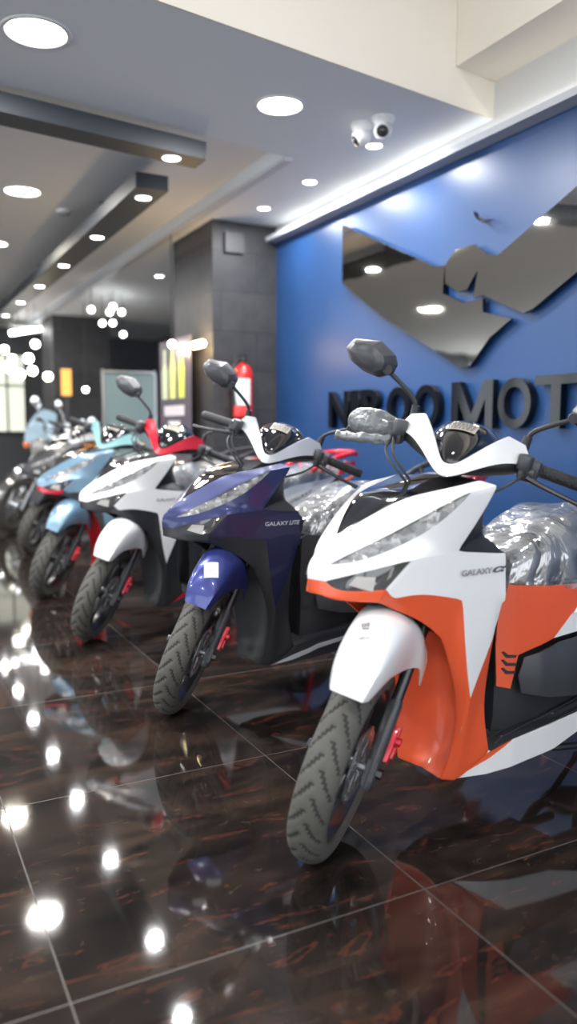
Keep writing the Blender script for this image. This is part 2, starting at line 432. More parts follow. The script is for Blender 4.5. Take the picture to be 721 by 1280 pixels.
def fender_mesh():
    def fn():
        # rows front to back: x, top z, half width, side edge x, side edge z
        rows = [(.166,.500,.046,.135,.500),(.152,.545,.056,.118,.520),(.118,.598,.064,.075,.538),(.070,.634,.070,.025,.528),(.015,.650,.075,-.03,.520),(-.04,.648,.080,-.075,.508),
                (-.085,.636,.092,-.100,.505),(-.125,.615,.100,-.125,.490),(-.155,.590,.104,-.158,.412),(-.185,.560,.100,-.180,.47)]
        rings = []
        for x, zt, w, xs, zs in rows:
            ring = []
            for k in range(-6, 7):
                u = k/6; a = abs(u)
                if a <= .5:
                    t = a/.5; y = w*.80*t; z = zt-(zt-zs)*.20*t*t; xx = x
                else:
                    t = (a-.5)/.5; y = w*(.80+.20*min(1, t*1.6)); z = zt-(zt-zs)*(.20+.80*t); xx = x+(xs-x)*t
                ring.append(Vector((xx, y*(1 if u > 0 else -1), z)))
            rings.append(ring)
        mb = MB(); mb.loft(rings, caps=False, closed=False)
        return mb.mesh('fender3', sub=1, solid=.004, angle=45, crease=.6)
    return cached('fender', fn)

def mirror_meshes(sd):
    def fn():
        st = MB(); st.tube([(-.42,sd*.150,1.04),(-.42,sd*.153,1.075)], [.013,.011], 12)
        st.tube([(-.42,sd*.153,1.07),(-.418,sd*.160,1.09),(-.412,sd*.205,1.122),(-.405,sd*.245,1.145)], [.0065]*4, 10, smooth=2)
        # head: faceted shell, outline in the y-z plane
        out = [(.236,1.165),(.248,1.188),(.295,1.216),(.366,1.206),(.382,1.180),(.362,1.150),(.318,1.128),(.275,1.122),(.243,1.140)]
        cy, cz = .305, 1.168
        h = MB(); rings = []
        for sc, x in ((1.0,-.448),(1.03,-.430),(.97,-.405),(.72,-.378),(.40,-.368)):
            rings.append([Vector((x, sd*(cy+(y-cy)*sc), cz+(z-cz)*sc)) for y, z in out])
        h.loft(rings)
        g = MB(); g.prism([(sd*(cy+(y-cy)*.93), cz+(z-cz)*.93) for y, z in out], 'x', -.4505, -.447)
        j = MB(); j.lathe([(0,-.014),(.013,-.014),(.015,0),(.013,.014),(0,.014)], c=(-.402,sd*.246,1.150), axis='x', n=14)
        st.join(j)
        return st.mesh('mirror_stem'), h.mesh('mirror_head', bevel=.004, angle=25), g.mesh('mirror_glass', smooth=False)
    return cached(('mirror', sd), fn)

def make_scooter(loc, yaw, lean, steer, label, pal, group='scooters parked in a row along the wall', full=True):
    root = empty('motor_scooter', (loc[0], loc[1], 0), (-lean, 0, PI+yaw), label=label, cat='scooter', group=group)
    SM = steer_m(steer)
    def part(name, key, fn, m, parent=root, st=False, lab=None):
        o = link(name, cached(key, fn), m, parent, SM if (st and parent is root) else None)
        if lab: o['label'] = lab
        return o
    sh = cached('shell', build_shell)
    link('front_cowl', sh[('cowl',0)], pal['body'], root)
    link('windscreen', sh[('screen',0)], gloss, root)
    for s in (1,-1):
        d = link('light_strip', sh[('drl',s)], drlm, root)
        h = link('headlight_lens', sh[('lens',s)], lensm, root)
        part('reflector', ('refl',s), lambda s=s: MB().add([(.030,s*.085,.690),(-.008,s*.118,.676),(-.012,s*.118,.712),(.018,s*.090,.712),(.036,s*.083,.694),(-.005,s*.121,.680),(-.012,s*.122,.713),(.02,s*.092,.714)], [(0,1,2,3),(4,5,6,7),(0,1,5,4),(1,2,6,5),(2,3,7,6),(3,0,4,7)]).add([(-.030,s*.131,.690),(-.036,s*.133,.690),(-.050,s*.140,.735),(-.044,s*.138,.735),(-.028,s*.133,.690),(-.034,s*.136,.690),(-.049,s*.143,.735),(-.043,s*.141,.735)],[(0,1,2,3),(4,5,6,7),(0,1,5,4),(1,2,6,5),(2,3,7,6),(3,0,4,7)]).mesh('reflector', smooth=False), reflm, h)
        link('side_cowl', sh[('side',s)], pal['side'], root)
    link('headlight_trim', sh[('trim',0)], pal['trim'], root)
    link('cowl_underside', sh[('under',0)], matblk, root)
    link('leg_shield', sh[('shield',0)], pal['shield'], root)
    link('wheel_well_panel', sh[('recess',0)], pal['recess'], root)
    link('inner_leg_panel', sh[('inner',0)], matblk, root)
    # decal on the left side cowl
    if pal.get('decal'):
        s, s2, dm = pal['decal']
        def dec():
            o = Vector((-.232,.1795,.701)); ux = Vector((-.108,.009,.0)).normalized(); uy = Vector((.0,.075,1)).normalized()
            me = text_mesh(s, ext=.0006, offset=.012); return fit_text(me, o, -ux*-1, uy, .098, .015)
        part('model_lettering', ('decal', s), dec, dm)
        def dec2():
            o = Vector((-.335,.1865,.701)); ux = Vector((-.108,.009,.0)).normalized(); uy = Vector((.0,.075,1)).normalized()
            me = text_mesh(s2, ext=.0006, offset=.015, shear=.3); return fit_text(me, o, ux, uy, .046, .015)
        part('model_suffix', ('decal2', s2), dec2, decald if dm is decal else dm)
    # ---- front wheel
    Rf = .252
    T = Matrix.Translation((0,0,Rf))
    w = link('front_wheel', rim_mesh(), rimm, root, SM @ T)
    link('tyre', tyre(Rf,.046,1), [rubber, grooved], w)
    link('brake_disc', disc_mesh(), alu, w)
    part('axle', 'axle', lambda: MB().lathe([(0,-.086),(.011,-.086),(.011,.086),(0,.086)], axis='y', n=14).mesh('axle'), alu, w)
    ax = Vector((-math.sin(R(26.5)),0,math.cos(R(26.5))))
    for s in (1,-1):
        def leg(s=s):
            b = Vector((0,s*.070,Rf)); mb = MB()
            mb.tube([b-ax*.045, b-ax*.035, b+ax*.17, b+ax*.18], [.014,.018,.018,.016], 14)
            mb.tube([b+ax*.17, b+ax*.40], .0145, 12, mi=1)
            mb.box(b, (.035,.026,.05), Matrix.Rotation(-R(26.5),3,'Y'))
            return mb.mesh('fork_leg')
        f = part('fork_leg', ('fork',s), leg, [greyblk, metal_d], st=True)
        part('axle_nut', ('nut',s), lambda s=s: MB().lathe([(0,0),(.013,0),(.013,s*.014),(0,s*.014)], c=(0,s*.084,Rf), axis='y', n=6).mesh('axle_nut', smooth=False), metal_d, f)
    part('fork_bridge', 'bridge', lambda: MB().tube([(-.185,-.09,.62),(-.185,.09,.62)], .022, 12).tube([(-.19,0,.60),(-.40,0,1.0)], .02, 12).mesh('fork_bridge'), metal_d, st=True)
    def caliper():
        mb = MB(); b = Vector((-.058,.078,.300)); r_ = Matrix.Rotation(R(-35),3,'Y')
        mb.box(b,(.036,.040,.082),r_); mb.box(b+Vector((-.012,.012,-.02)),(.03,.028,.034),r_); mb.box(b+Vector((-.026,.010,.028)),(.028,.026,.026),r_)
        mb.lathe([(0,-.006),(.011,-.006),(.011,.016),(0,.016)], c=b+Vector((-.008,.018,.014)), axis='y', n=12)
        mb.tube([b+Vector((-.02,-.01,.03)), b+Vector((-.035,-.01,.075))], .007, 8)
        mb.tube([b+Vector((-.025,0,-.03)), b+Vector((-.03,0,-.055))], .008, 8)
        return mb.mesh('caliper', bevel=.004)
    part('brake_caliper', 'caliper', caliper, pal['caliper'], st=True)
    part('brake_hose', 'hose', lambda: MB().tube([(-.085,.070,.36),(-.115,.072,.42),(-.125,.075,.50),(-.17,.05,.58)], .004, 8, smooth=2).mesh('hose'), matblk, st=True)
    fd = part('front_fender', 'fender', fender_mesh, pal['fender'], st=True)
    part('fender_liner', 'liner', lambda: MB().loft([[Vector((x, y, z-abs(y)*.25)) for y in (-.062,-.03,0,.03,.062)] for x, z in ((.04,.575),(-.03,.585),(-.10,.565),(-.16,.51),(-.20,.43))], caps=False, closed=False).mesh('liner', solid=.004), pal['liner'], st=True)
    if pal.get('sticker'):
        cst = ((.0971,.0008,.6141), (-.0087,.0222,.0062), (-.022,-.0125,.0168))
        part('paper_sticker', 'sticker', lambda: snapped(*cst, [(-1,-1,1,1)], .0012), paper, fd, lab='small white paper sticker')
        part('sticker_print', 'stickerprint', lambda: snapped(*cst, [(-.7,.35,.1,.6),(.3,.3,.75,.65),(-.6,-.1,.6,.1),(-.7,-.55,.7,-.35)], .0018), decalw, fd)
    if pal.get('emblem'):
        cem = ((.071,-.0198,.6284), (-.0033,.0085,.0024), (-.0085,-.0048,.0065))
        part('fender_emblem', 'emblem', lambda: snapped(*cem, [(-1,.1,-.5,.9),(-.35,.1,.2,.9),(.35,.3,1,.9),(-1,-.3,.0,-.05),(.15,-.2,.9,.1),(-.8,-.8,.8,-.5)], .0012), decal, fd)
        cet = ((.0985,-.010,.6125), (-.0048,.0124,.0035), (-.0030,-.0017,.0023))
        part('fender_lettering', 'emblemtext', lambda: snapped_text('NIROO', *cet, .0012), decal, fd)
    # ---- handlebar assembly
    def vcover():
        half = [(-.222,0,.942),(-.246,0,.974),(-.252,.036,.958),(-.258,.020,.980),(-.300,.078,.984),(-.298,.048,1.010),(-.345,.120,1.004),(-.335,.082,1.046),(-.385,.163,1.006),(-.406,.170,1.024),(-.404,.152,1.052),(-.370,.110,1.067)]
        fs = [(0,2,3,1),(2,4,5,3),(4,6,7,5),(6,8,9,10,11,7)]
        mb = MB(); mb.add(half, fs)
        mb.mirror()
        return mb.mesh('vcover', sub=2, solid=.007, crease=.55, angle=40)
    part('handlebar_cover', 'vcover', vcover, pal['vee'], st=True)
    def dark_cover():
        mb = MB(); rings = []
        for y, x0, x1, z0, z1 in ((-.185,-.455,-.40,.985,1.020),(-.15,-.47,-.375,.965,1.030),(-.09,-.485,-.325,.945,1.015),(0,-.495,-.255,.925,.985),(.09,-.485,-.325,.945,1.015),(.15,-.47,-.375,.965,1.030),(.185,-.455,-.40,.985,1.020)):
            rings.append([Vector(p) for p in ((x1,y,z0+.02),(x1-.01,y,z1-.008),((x0+x1)/2,y,z1),(x0,y,z1-.01),(x0,y,z0+.01),((x0+x1)/2,y,z0))])
        mb.loft(rings)
        return mb.mesh('dark', sub=2)
    part('handlebar_shroud', 'dark', dark_cover, matblk, st=True)
    def dash():
        mb = MB(); rings = []
        for x, w_, z0, z1 in ((-.262,.012,.965,.985),(-.29,.04,.97,1.010),(-.35,.074,.98,1.040),(-.42,.098,.98,1.064),(-.485,.100,.985,1.070),(-.52,.085,.985,1.056)):
            rings.append([Vector((x, w_*math.cos(t), z0+(z1-z0)*max(0,math.sin(t))**.75)) for t in [PI*k/10 for k in range(11)]])
        mb.loft(rings)
        return mb.mesh('dash', sub=1, angle=60)
    ds = part('instrument_cluster', 'dash', dash, gloss, st=True)
    cds = ((-.402,-.010,1.058), (0,.036,0), (-.026,0,.009))
    part('warning_sticker', 'dstick', lambda: snapped(*cds, [(-1,-1,1,1)], .0035, 'dash'), beigest, ds, lab='beige printed sticker')
    def dprint():
        rr = random.Random(3); cells = []
        for i in range(5):
            y = -.85
            while y < .75:
                l = rr.uniform(.12,.3); cells.append((y, -.75+i*.34, min(.85,y+l), -.58+i*.34)); y += l+.08
        return snapped(*cds, cells, .0043, 'dash')
    part('sticker_print', 'dprint', dprint, decald, ds)
    for s in (1,-1):
        def grip(s=s):
            mb = MB(); a = Vector((-.425,s*.20,.998)); b = Vector((-.470,s*.325,.982)); n = 26; pts = []; rs = []
            for i in range(n+1):
                t = i/n; pts.append(a+(b-a)*t); rs.append(.0165+(.0016 if i % 2 else 0)+(.003 if i in (0,) else 0))
            mb.tube(pts, rs, 14); mb.tube([b, b+(b-a)*.10], [.0175,.0165], 14, mi=1)
            return mb.mesh('grip', angle=60)
        part('grip', ('grip',s), grip, [grip_m, matblk], st=True)
        def pod(s=s):
            mb = MB(); mb.box((-.415,s*.180,.998),(.062,.052,.046)); mb.box((-.39,s*.178,.985),(.045,.04,.036)); mb.tube([(-.40,s*.15,1.0),(-.43,s*.205,.997)], .021, 14)
            mb.lathe([(0,-.02),(.020,-.02),(.020,.02),(0,.02)], c=(-.372,s*.168,1.015), n=16)
            return mb.mesh('pod', bevel=.005)
        p = part('switch_pod', ('pod',s), pod, greyblk, st=True)
        part('switch_button', ('button',s), lambda s=s: MB().box((-.447,s*.182,1.008),(.006,.014,.008)).box((-.447,s*.186,.992),(.006,.018,.007)).mesh('b', bevel=.001), redcal if s > 0 else alu, p)
        def lever(s=s):
            mb = MB(); P_ = [(-.372,s*.185,.978),(-.362,s*.215,.972),(-.368,s*.26,.962),(-.392,s*.315,.948),(-.402,s*.345,.942)]
            mb.tube(P_, [.010,.0075,.0065,.0065,.008], 8, smooth=2); mb.box((-.385,s*.182,.982),(.035,.025,.022))
            return mb.mesh('lever', bevel=0)
        part('brake_lever', ('lever',s), lever, metal_d, st=True)
        if pal.get('no_mirrors'): continue
        st_, hd, gl = mirror_meshes(s)
        ms = link('mirror_stem', st_, matblk, root, SM)
        mh = link('mirror_head', hd, greyblk, ms); link('mirror_glass', gl, chrome, mh)
    def cables():
        mb = MB()
        mb.tube([(-.36,.175,.985),(-.30,.14,.945),(-.30,.07,.90),(-.32,.03,.84)], .004, 6, smooth=2)
        mb.tube([(-.36,-.175,.985),(-.29,-.15,.95),(-.28,-.08,.90),(-.31,-.03,.84)], .004, 6, smooth=2)
        mb.tube([(-.37,-.185,.975),(-.27,-.17,.955),(-.25,-.10,.91),(-.30,-.05,.86)], .0035, 6, smooth=2)
        return mb.mesh('cables')
    part('control_cable', 'cables', cables, matblk, st=True)
    if pal.get('wrap'):
        def wrap():
            mb = MB(); rr = random.Random(5)
            a = Vector((-.420,-.185,1.0)); b = Vector((-.478,-.345,.985)); rings = []
            for i in range(15):
                t = i/14; c = a+(b-a)*t; rd = .020+.024*math.sin(PI*t)**.7
                rings.append([c+Vector((math.cos(q)*(rd+rr.uniform(-.003,.003)), 0, math.sin(q)*(rd+rr.uniform(-.003,.003)))) for q in [2*PI*k/14 for k in range(14)]])
            mb.loft(rings); return mb.mesh('wrap', sub=1, angle=80)
        part('grip_wrap', 'wrap', wrap, wrapm, st=True, lab='crumpled dark plastic wrapped around the grip')
        def wrap2():
            mb = MB(); rr = random.Random(8); rings = []
            P_ = [Vector(p) for p in ((-.368,-.18,.975),(-.358,-.215,.970),(-.366,-.26,.960),(-.390,-.315,.946),(-.404,-.350,.940))]
            for i in range(17):
                t = i/16*4; k = min(3, int(t)); c = P_[k].lerp(P_[k+1], t-k); rd = .013+.003*math.sin(i*1.7)
                rings.append([c+Vector((math.cos(q)*(rd+rr.uniform(-.002,.002)), 0, math.sin(q)*(rd*1.1+rr.uniform(-.002,.002)))) for q in [2*PI*j/10 for j in range(10)]])
            mb.loft(rings); return mb.mesh('wrap2', sub=1, angle=80)
        part('lever_wrap', 'wrap2', wrap2, wrapm, st=True)
    # ---- floor and body
    def floor():
        mb = MB(); rings = []
        for x, z, w_ in ((-.405,.219,.142),(-.46,.238,.158),(-.54,.250,.165),(-.62,.258,.170),(-.80,.285,.172)):
            rings.append([Vector((x,-w_,z)), Vector((x,w_,z)), Vector((x,w_-.01,z-.035)), Vector((x,-w_+.01,z-.035))])
        mb.loft(rings)
        for k in range(11):
            y = -.13+.026*k
            mb.loft([[Vector((x,y-.004,z)),Vector((x,y+.004,z)),Vector((x,y+.003,z+.003)),Vector((x,y-.003,z+.003))] for x, z in ((-.425,.225),(-.46,.238),(-.54,.250),(-.62,.258),(-.78,.281))])
        for x, y in ((-.46,.125),(-.66,.135),(-.46,-.125),(-.66,-.135)):
            mb.lathe([(0,.006),(.008,.006),(.010,0)], c=(x,y,.236+(-.46-x)*.12), n=10)
        return mb.mesh('floorboard', angle=30)
    part('footboard', 'floorboard', floor, matblk)
    def core():
        mb = MB(); rings = []
        for x, w_, z0, z1 in ((-.462,.095,.225,.625),(-.49,.118,.23,.630),(-.62,.130,.24,.615),(-.9,.130,.29,.63),(-1.1,.11,.46,.70),(-1.3,.085,.62,.75),(-1.5,.05,.74,.80)):
            rings.append([Vector((x, w_*a, z0+(z1-z0)*b)) for a, b in ((-.9,0),(-1,.15),(-1,.85),(-.85,1),(.85,1),(1,.85),(1,.15),(.9,0))])
        mb.loft(rings); return mb.mesh('core')
    part('body_core', 'core', core, matblk)
    for s in (1,-1):
        bp = link('body_panel', sheet('body', BODY, body_y, side=s), pal['panel'], root)
        def vents(s=s):
            mb = MB()
            for k in range(3):
                x, z = -.462-.0*k, .452-.022*k
                L_ = [(x,z+.012),(x-.014,z-.004),(x-.040,z-.006),(x-.044,z+.001),(x-.018,z+.004),(x-.006,z+.014)]
                n_ = len(L_); y = [body_y(p[0], p[1]) for p in L_]
                mb.add([(p[0], s*(yy+.0035), p[1]) for p, yy in zip(L_, y)]+[(p[0], s*(yy-.002), p[1]) for p, yy in zip(L_, y)], [list(range(n_))]+[(i,(i+1)%n_,n_+(i+1)%n_,n_+i) for i in range(n_)])
            return mb.mesh('vent', smooth=False)
        part('vent_slot_shade', ('vent',s), vents, pal['vent_shade'], bp)  # black raised shapes put the shade of the slots into the colour
        link('tail_panel', sheet('tail', TAIL, body_y, side=s), pal['tail'], root)
        link('engine_side_cover', sheet('cover', COVER, lambda x, z: cover_y(x)+.05*math.sin((z-.32)/.17*PI)*.25, side=s), greyblk, root)
        sk = link('floor_side_skirt', sheet('skirt', SKIRT, skirt, side=s), pal['skirt'], root)
        if pal.get('edge'): link('skirt_edge', sheet('edge', [(-.323,.142),(-.40,.182),(-.50,.216),(-.66,.236),(-.78,.246),(-.78,.232),(-.65,.222),(-.50,.198),(-.40,.163)], lambda x, z: skirt(x,z)+.003, side=s, thick=.003), pal['edge'], sk)
        link('skirt_front_tip', sheet('skirtf', SKIRTF, lambda x, z: skirt(x,z)+.002, side=s, thick=.003), pal['skirttip'], sk)
    if pal.get('taildecal'):
        def td():
            me = text_mesh('GALAXY', ext=.0006, offset=.012, shear=.25)
            a = Vector((-1.04,.1535,.640)); b = Vector((-1.25,.124,.705)); ux = (b-a).normalized()
            return fit_text(me, a+Vector((0,.006,0)), ux, Vector((0,-.05,1)).normalized(), .20, .020)
        part('tail_lettering', 'taildecal', td, decald)
    # seat
    SEAT = [(-.500,.060,.640,.665),(-.530,.095,.628,.705),(-.60,.118,.620,.745),(-.70,.135,.618,.772),(-.85,.150,.622,.780),(-.98,.150,.665,.780),(-1.05,.140,.690,.792),(-1.10,.135,.705,.808),(-1.25,.120,.735,.824),(-1.40,.095,.765,.836),(-1.48,.055,.780,.828)]
    def seat():
        mb = MB(); rings = []
        for x, w_, z0, z1 in SEAT:
            zz = z1-z0; ring = []
            for a, b in ((-.96,0),(-1,.35),(-.97,.72),(-.80,.93),(-.4,1.0),(0,1.0),(.4,1.0),(.80,.93),(.97,.72),(1,.35),(.96,0),(0,-.02)):
                ring.append(Vector((x, w_*a, z0+zz*b)))
            rings.append(ring)
        mb.loft(rings); return mb.mesh('seat', sub=1, angle=50)
    sp_ = part('seat', 'seat', seat, tan)
    def filmm():
        mb = MB(); rings = []
        prof = [(-.492,.050,.640,.662),(-.505,.085,.632,.690),(-.55,.118,.626,.735),(-.62,.140,.618,.775),(-.70,.160,.615,.812),(-.80,.170,.615,.838),(-.92,.168,.640,.822),(-1.0,.160,.672,.812),(-1.08,.150,.695,.822),(-1.20,.135,.722,.838),(-1.35,.110,.755,.850),(-1.47,.070,.775,.850),(-1.50,.03,.78,.835)]
        # resample and crumple
        fine = []
        for (a, b) in zip(prof, prof[1:]):
            for k in range(4): t = k/4; fine.append([a[i]+(b[i]-a[i])*t for i in range(4)])
        fine.append(list(prof[-1]))
        for x, w_, z0, z1 in fine:
            ring = []; n_ = 40
            for k in range(n_+1):
                t = PI*k/n_; cy = math.cos(t); sy = math.sin(t)
                y = w_*(abs(cy)**.55)*(1 if cy > 0 else -1); z = z0+(z1-z0)*(sy**.6)
                q = Vector((x*9, y*13, z*13)); nz = noise.noise(q*.8)*.012+noise.ridged_multi_fractal(q*.9, 1, 2, 2, 1, 2)*.005-.006
                d = Vector((0, cy, sy)); nz *= min(1, .25+sy*1.5)
                ring.append(Vector((x+noise.noise(q+Vector((5,1,2)))*.006, y, z))+d*nz)
            rings.append(ring)
        mb.loft(rings, caps=False, closed=False); return mb.mesh('film', angle=80)
    part('seat_film', 'film', filmm, film, lab='crumpled clear plastic film over the seat')
    # ---- rear end
    def rail():
        mb = MB(); P_ = [(-1.22,.128,.822),(-1.30,.135,.862),(-1.40,.128,.892),(-1.52,.105,.908),(-1.60,.06,.914),(-1.62,0,.915)]
        pts = P_+[(x,-y,z) for x, y, z in P_[:-1][::-1]]
        mb.tube(pts, .014, 10, smooth=2); mb.tube([(-1.32,.125,.865),(-1.32,.09,.80)], .012, 8); mb.tube([(-1.32,-.125,.865),(-1.32,-.09,.80)], .012, 8); mb.box((-1.585,0,.902),(.07,.13,.022))
        return mb.mesh('rail', angle=60)
    part('grab_rail', 'rail', rail, pal['rail'])
    tl = part('tail_light', 'tail_light', lambda: MB().loft([[Vector(p) for p in ((x,-w_,z),(x,-w_*.9,z+h_),(x,w_*.9,z+h_),(x,w_,z),(x,w_*.5,z-.012),(x,-w_*.5,z-.012))] for x, w_, z, h_ in ((-1.47,.085,.785,.045),(-1.56,.06,.805,.05),(-1.635,.028,.832,.03))]).mesh('tl', bevel=.003), redlens)
    for s in (1,-1):
        part('turn_signal', ('ts',s), lambda s=s: MB().loft([[Vector((x, s*y+dy, z+dz)) for dy, dz in ((0,.012),(.010*s,0),(0,-.012),(-.010*s,0))] for x, y, z in ((-1.47,.09,.745),(-1.55,.085,.765),(-1.60,.06,.785))]).mesh('ts', bevel=.002), amber)
    part('rear_fender', 'rf', lambda: MB().loft([[Vector((x, w_*a, z-abs(a)*.02)) for a in (-1,-.6,0,.6,1)] for x, z, w_ in ((-1.30,.70,.06),(-1.45,.68,.065),(-1.56,.60,.07),(-1.63,.48,.075),(-1.66,.40,.07))], caps=False, closed=False).mesh('rf', solid=.005), matblk)
    part('license_bracket', 'lb', lambda: MB().box((-1.645,0,.52),(.008,.17,.13),Matrix.Rotation(R(-15),3,'Y')).mesh('lb', bevel=.002), metal_d)
    w2 = link('rear_wheel', rim_mesh(True), rimm, root, Matrix.Translation((-1.28,0,.262)))
    link('tyre', tyre(.262,.054,2), [rubber, grooved], w2)
    def engine():
        mb = MB(); out = [(-.86,.20),(-.80,.27),(-.84,.36),(-.96,.385),(-1.15,.35),(-1.33,.335),(-1.40,.27),(-1.36,.20),(-1.22,.165),(-1.0,.155)]
        mb.prism(out, 'y', .055, .125); 
        mb.lathe([(0,.125),(.05,.125),(.055,.14),(.03,.150),(0,.15)], c=(-.90,0,.28), axis='y', n=24)
        mb.lathe([(0,.125),(.065,.125),(.07,.135),(.05,.142),(0,.142)], c=(-1.28,0,.262), axis='y', n=24)
        for k in range(8): mb.box((-1.0-.03*k,.128,.27+.004*k),(.008,.01,.10))
        return mb.mesh('engine', bevel=.008)
    part('engine_case', 'engine', engine, metal_d)
    part('cylinder', 'cyl', lambda: MB().join(cylfins()).mesh('cyl', smooth=False), metal_d)
    part('exhaust_silencer', 'exh', lambda: MB().tube([(-.80,-.06,.20),(-.95,-.12,.19),(-1.08,-.15,.22)], .016, 10, smooth=2).tube([(-1.05,-.155,.215),(-1.12,-.158,.235),(-1.45,-.165,.33),(-1.50,-.167,.345)], [.025,.048,.055,.040], 18).mesh('exh'), matblk)
    part('heat_shield', 'hs', lambda: MB().tube([(-1.15,-.175,.262),(-1.40,-.183,.335)], [.042,.046], 18).mesh('hs'), greyblk)
    part('rear_shock', 'shock', lambda: MB().tube([(-1.27,.10,.36),(-1.19,.11,.62)], .011, 10).join(spring((-1.262,.102,.40),(-1.20,.109,.59),.024,7,.005)).mesh('shock'), pal['caliper'])
    part('side_stand', 'stand', lambda: MB().tube([(-.60,.10,.165),(-.72,.14,.150),(-.86,.155,.145)], .010, 8, smooth=1).box((-.875,.158,.143),(.04,.012,.03)).mesh('stand'), metal_d)
    part('center_stand', 'cstand', lambda: MB().tube([(-.93,.075,.16),(-1.13,.11,.075),(-1.17,.13,.07)], .010, 8).tube([(-.93,-.075,.16),(-1.13,-.11,.075),(-1.17,-.13,.07)], .010, 8).tube([(-.95,-.08,.15),(-.95,.08,.15)], .010, 8).mesh('cstand'), metal_d)
    part('passenger_footrest', 'pfr', lambda: MB().box((-.96,.205,.335),(.075,.055,.018)).box((-.96,.175,.33),(.05,.03,.03)).box((-.96,-.205,.335),(.075,.055,.018)).mesh('pfr', bevel=.004), metal_d)
    part('frame_underbelly', 'belly', lambda: MB().box((-.58,0,.185),(.38,.16,.05)).tube([(-.40,.05,.17),(-.95,.06,.20)], .016, 8).tube([(-.40,-.05,.17),(-.95,-.06,.20)], .016, 8).mesh('belly', bevel=.006), matblk)
    return root
def snap_fn(off, key='fender'):
    from mathutils.bvhtree import BVHTree
    me = CACHE[key]; t = BVHTree.FromPolygons([v.co.copy() for v in me.vertices], [tuple(p.vertices) for p in me.polygons])
    def f(p, n_out):
        hit = t.ray_cast(p+n_out*.05, -n_out)
        if hit[0] is None: hit = t.find_nearest(p)
        return hit[0]+n_out*off
    return f
def snapped(c, u, v, cells, off, key='fender'):
    c, u, v = Vector(c), Vector(u), Vector(v); n_ = u.cross(v).normalized()
    if n_.z < 0: n_ = -n_
    f = snap_fn(off, key); mb = MB()
    for a, b, a2, b2 in cells:
        K_ = 6; pts = [f(c+u*(a+(a2-a)*i/K_)+v*(b+(b2-b)*j/K_), n_) for i in range(K_+1) for j in range(K_+1)]
        mb.add(pts, [(i*(K_+1)+j, (i+1)*(K_+1)+j, (i+1)*(K_+1)+j+1, i*(K_+1)+j+1) for i in range(K_) for j in range(K_)])
    return mb.mesh('patch', solid=.0006, smooth=False, offset=1)
def snapped_text(txt, c, u, v, off):
    me = text_mesh(txt, offset=.012); c, u, v = Vector(c), Vector(u), Vector(v); n_ = u.cross(v).normalized()
    if n_.z < 0: n_ = -n_
    f = snap_fn(off); xs = [q.co.x for q in me.vertices]; ys = [q.co.y for q in me.vertices]; x0, x1, y0, y1 = min(xs), max(xs), min(ys), max(ys)
    for q in me.vertices: q.co = f(c+u*(2*(q.co.x-x0)/(x1-x0)-1)+v*(2*(q.co.y-y0)/(y1-y0)-1), n_)
    return me
def cylfins():
    mb = MB()
    for k in range(7): mb.box((-.68-.018*k,0,.25),(.007,.13,.10))
    mb.box((-.74,0,.25),(.15,.10,.07)); return mb
def spring(a, b, r_, turns, th):
    a, b = Vector(a), Vector(b); d = (b-a).normalized(); u = d.cross(Vector((0,1,0))).normalized(); w_ = d.cross(u); n = turns*12
    return MB().tube([a+(b-a)*(i/n)+(u*math.cos(2*PI*i/12)+w_*math.sin(2*PI*i/12))*r_ for i in range(n+1)], th, 6)
wrapm = mat('grey_wrapping_plastic', (.13,.14,.15), .22, coat=.8, bump=(45,.8))

base = dict(rail=matblk, caliper=redcal, liner=redcal, skirttip=orange, vent_shade=matblk)
p1 = dict(base, body=white, side=white, trim=orange, shield=orange, recess=orange, fender=white, vee=white, panel=orange, tail=white, skirt=white, decal=('GALAXY','\u03b1',decal), emblem=True, wrap=True)
p2 = dict(base, body=navy, side=navy2, trim=matblk, shield=matblk, recess=matblk, fender=navy3, vee=silver, panel=matblk, tail=navy, skirt=matblk, skirttip=matblk, edge=silver, decal=('GALAXY','LITE',decalw), sticker=True, liner=matblk)
p3 = dict(base, body=white, side=white, trim=matblk, shield=matblk, recess=matblk, fender=white, vee=red, panel=matblk, tail=white, skirt=matblk, skirttip=red, rail=red, decal=('GALAXY','n',decal), taildecal=True)
p4 = dict(base, body=pblue, side=pblue, trim=red, shield=greyblk, recess=redcal, fender=pblue, vee=turq, panel=greyblk, tail=pblue, skirt=matblk, skirttip=red, sticker=True, no_mirrors=True)
p5 = dict(base, body=greyblk, side=greyblk, trim=matblk, shield=matblk, recess=matblk, fender=matblk, vee=silver, panel=matblk, tail=greyblk, skirt=matblk, skirttip=matblk, no_mirrors=True)
make_scooter((.9724,1.6205), .1343, .0048, .6278, 'white and orange scooter nearest the camera, orange leg shield, white front fender', p1)
make_scooter((.9859,2.7405), .1489, .0185, .8279, 'navy blue scooter with silver handlebar cover, second in the row', p2)
make_scooter((.9502,3.8974), .1485, .0316, .8413, 'white and black scooter with a red handlebar cover, between the navy and pale blue ones', p3)
make_scooter((.95,5.03), .15, .03, .82, 'pale blue scooter with turquoise handlebar cover and red headlight trim', p4)
make_scooter((1.16,6.86), .15, .03, .82, 'dark scooter at the far end of the row, behind the pale blue one', p5)

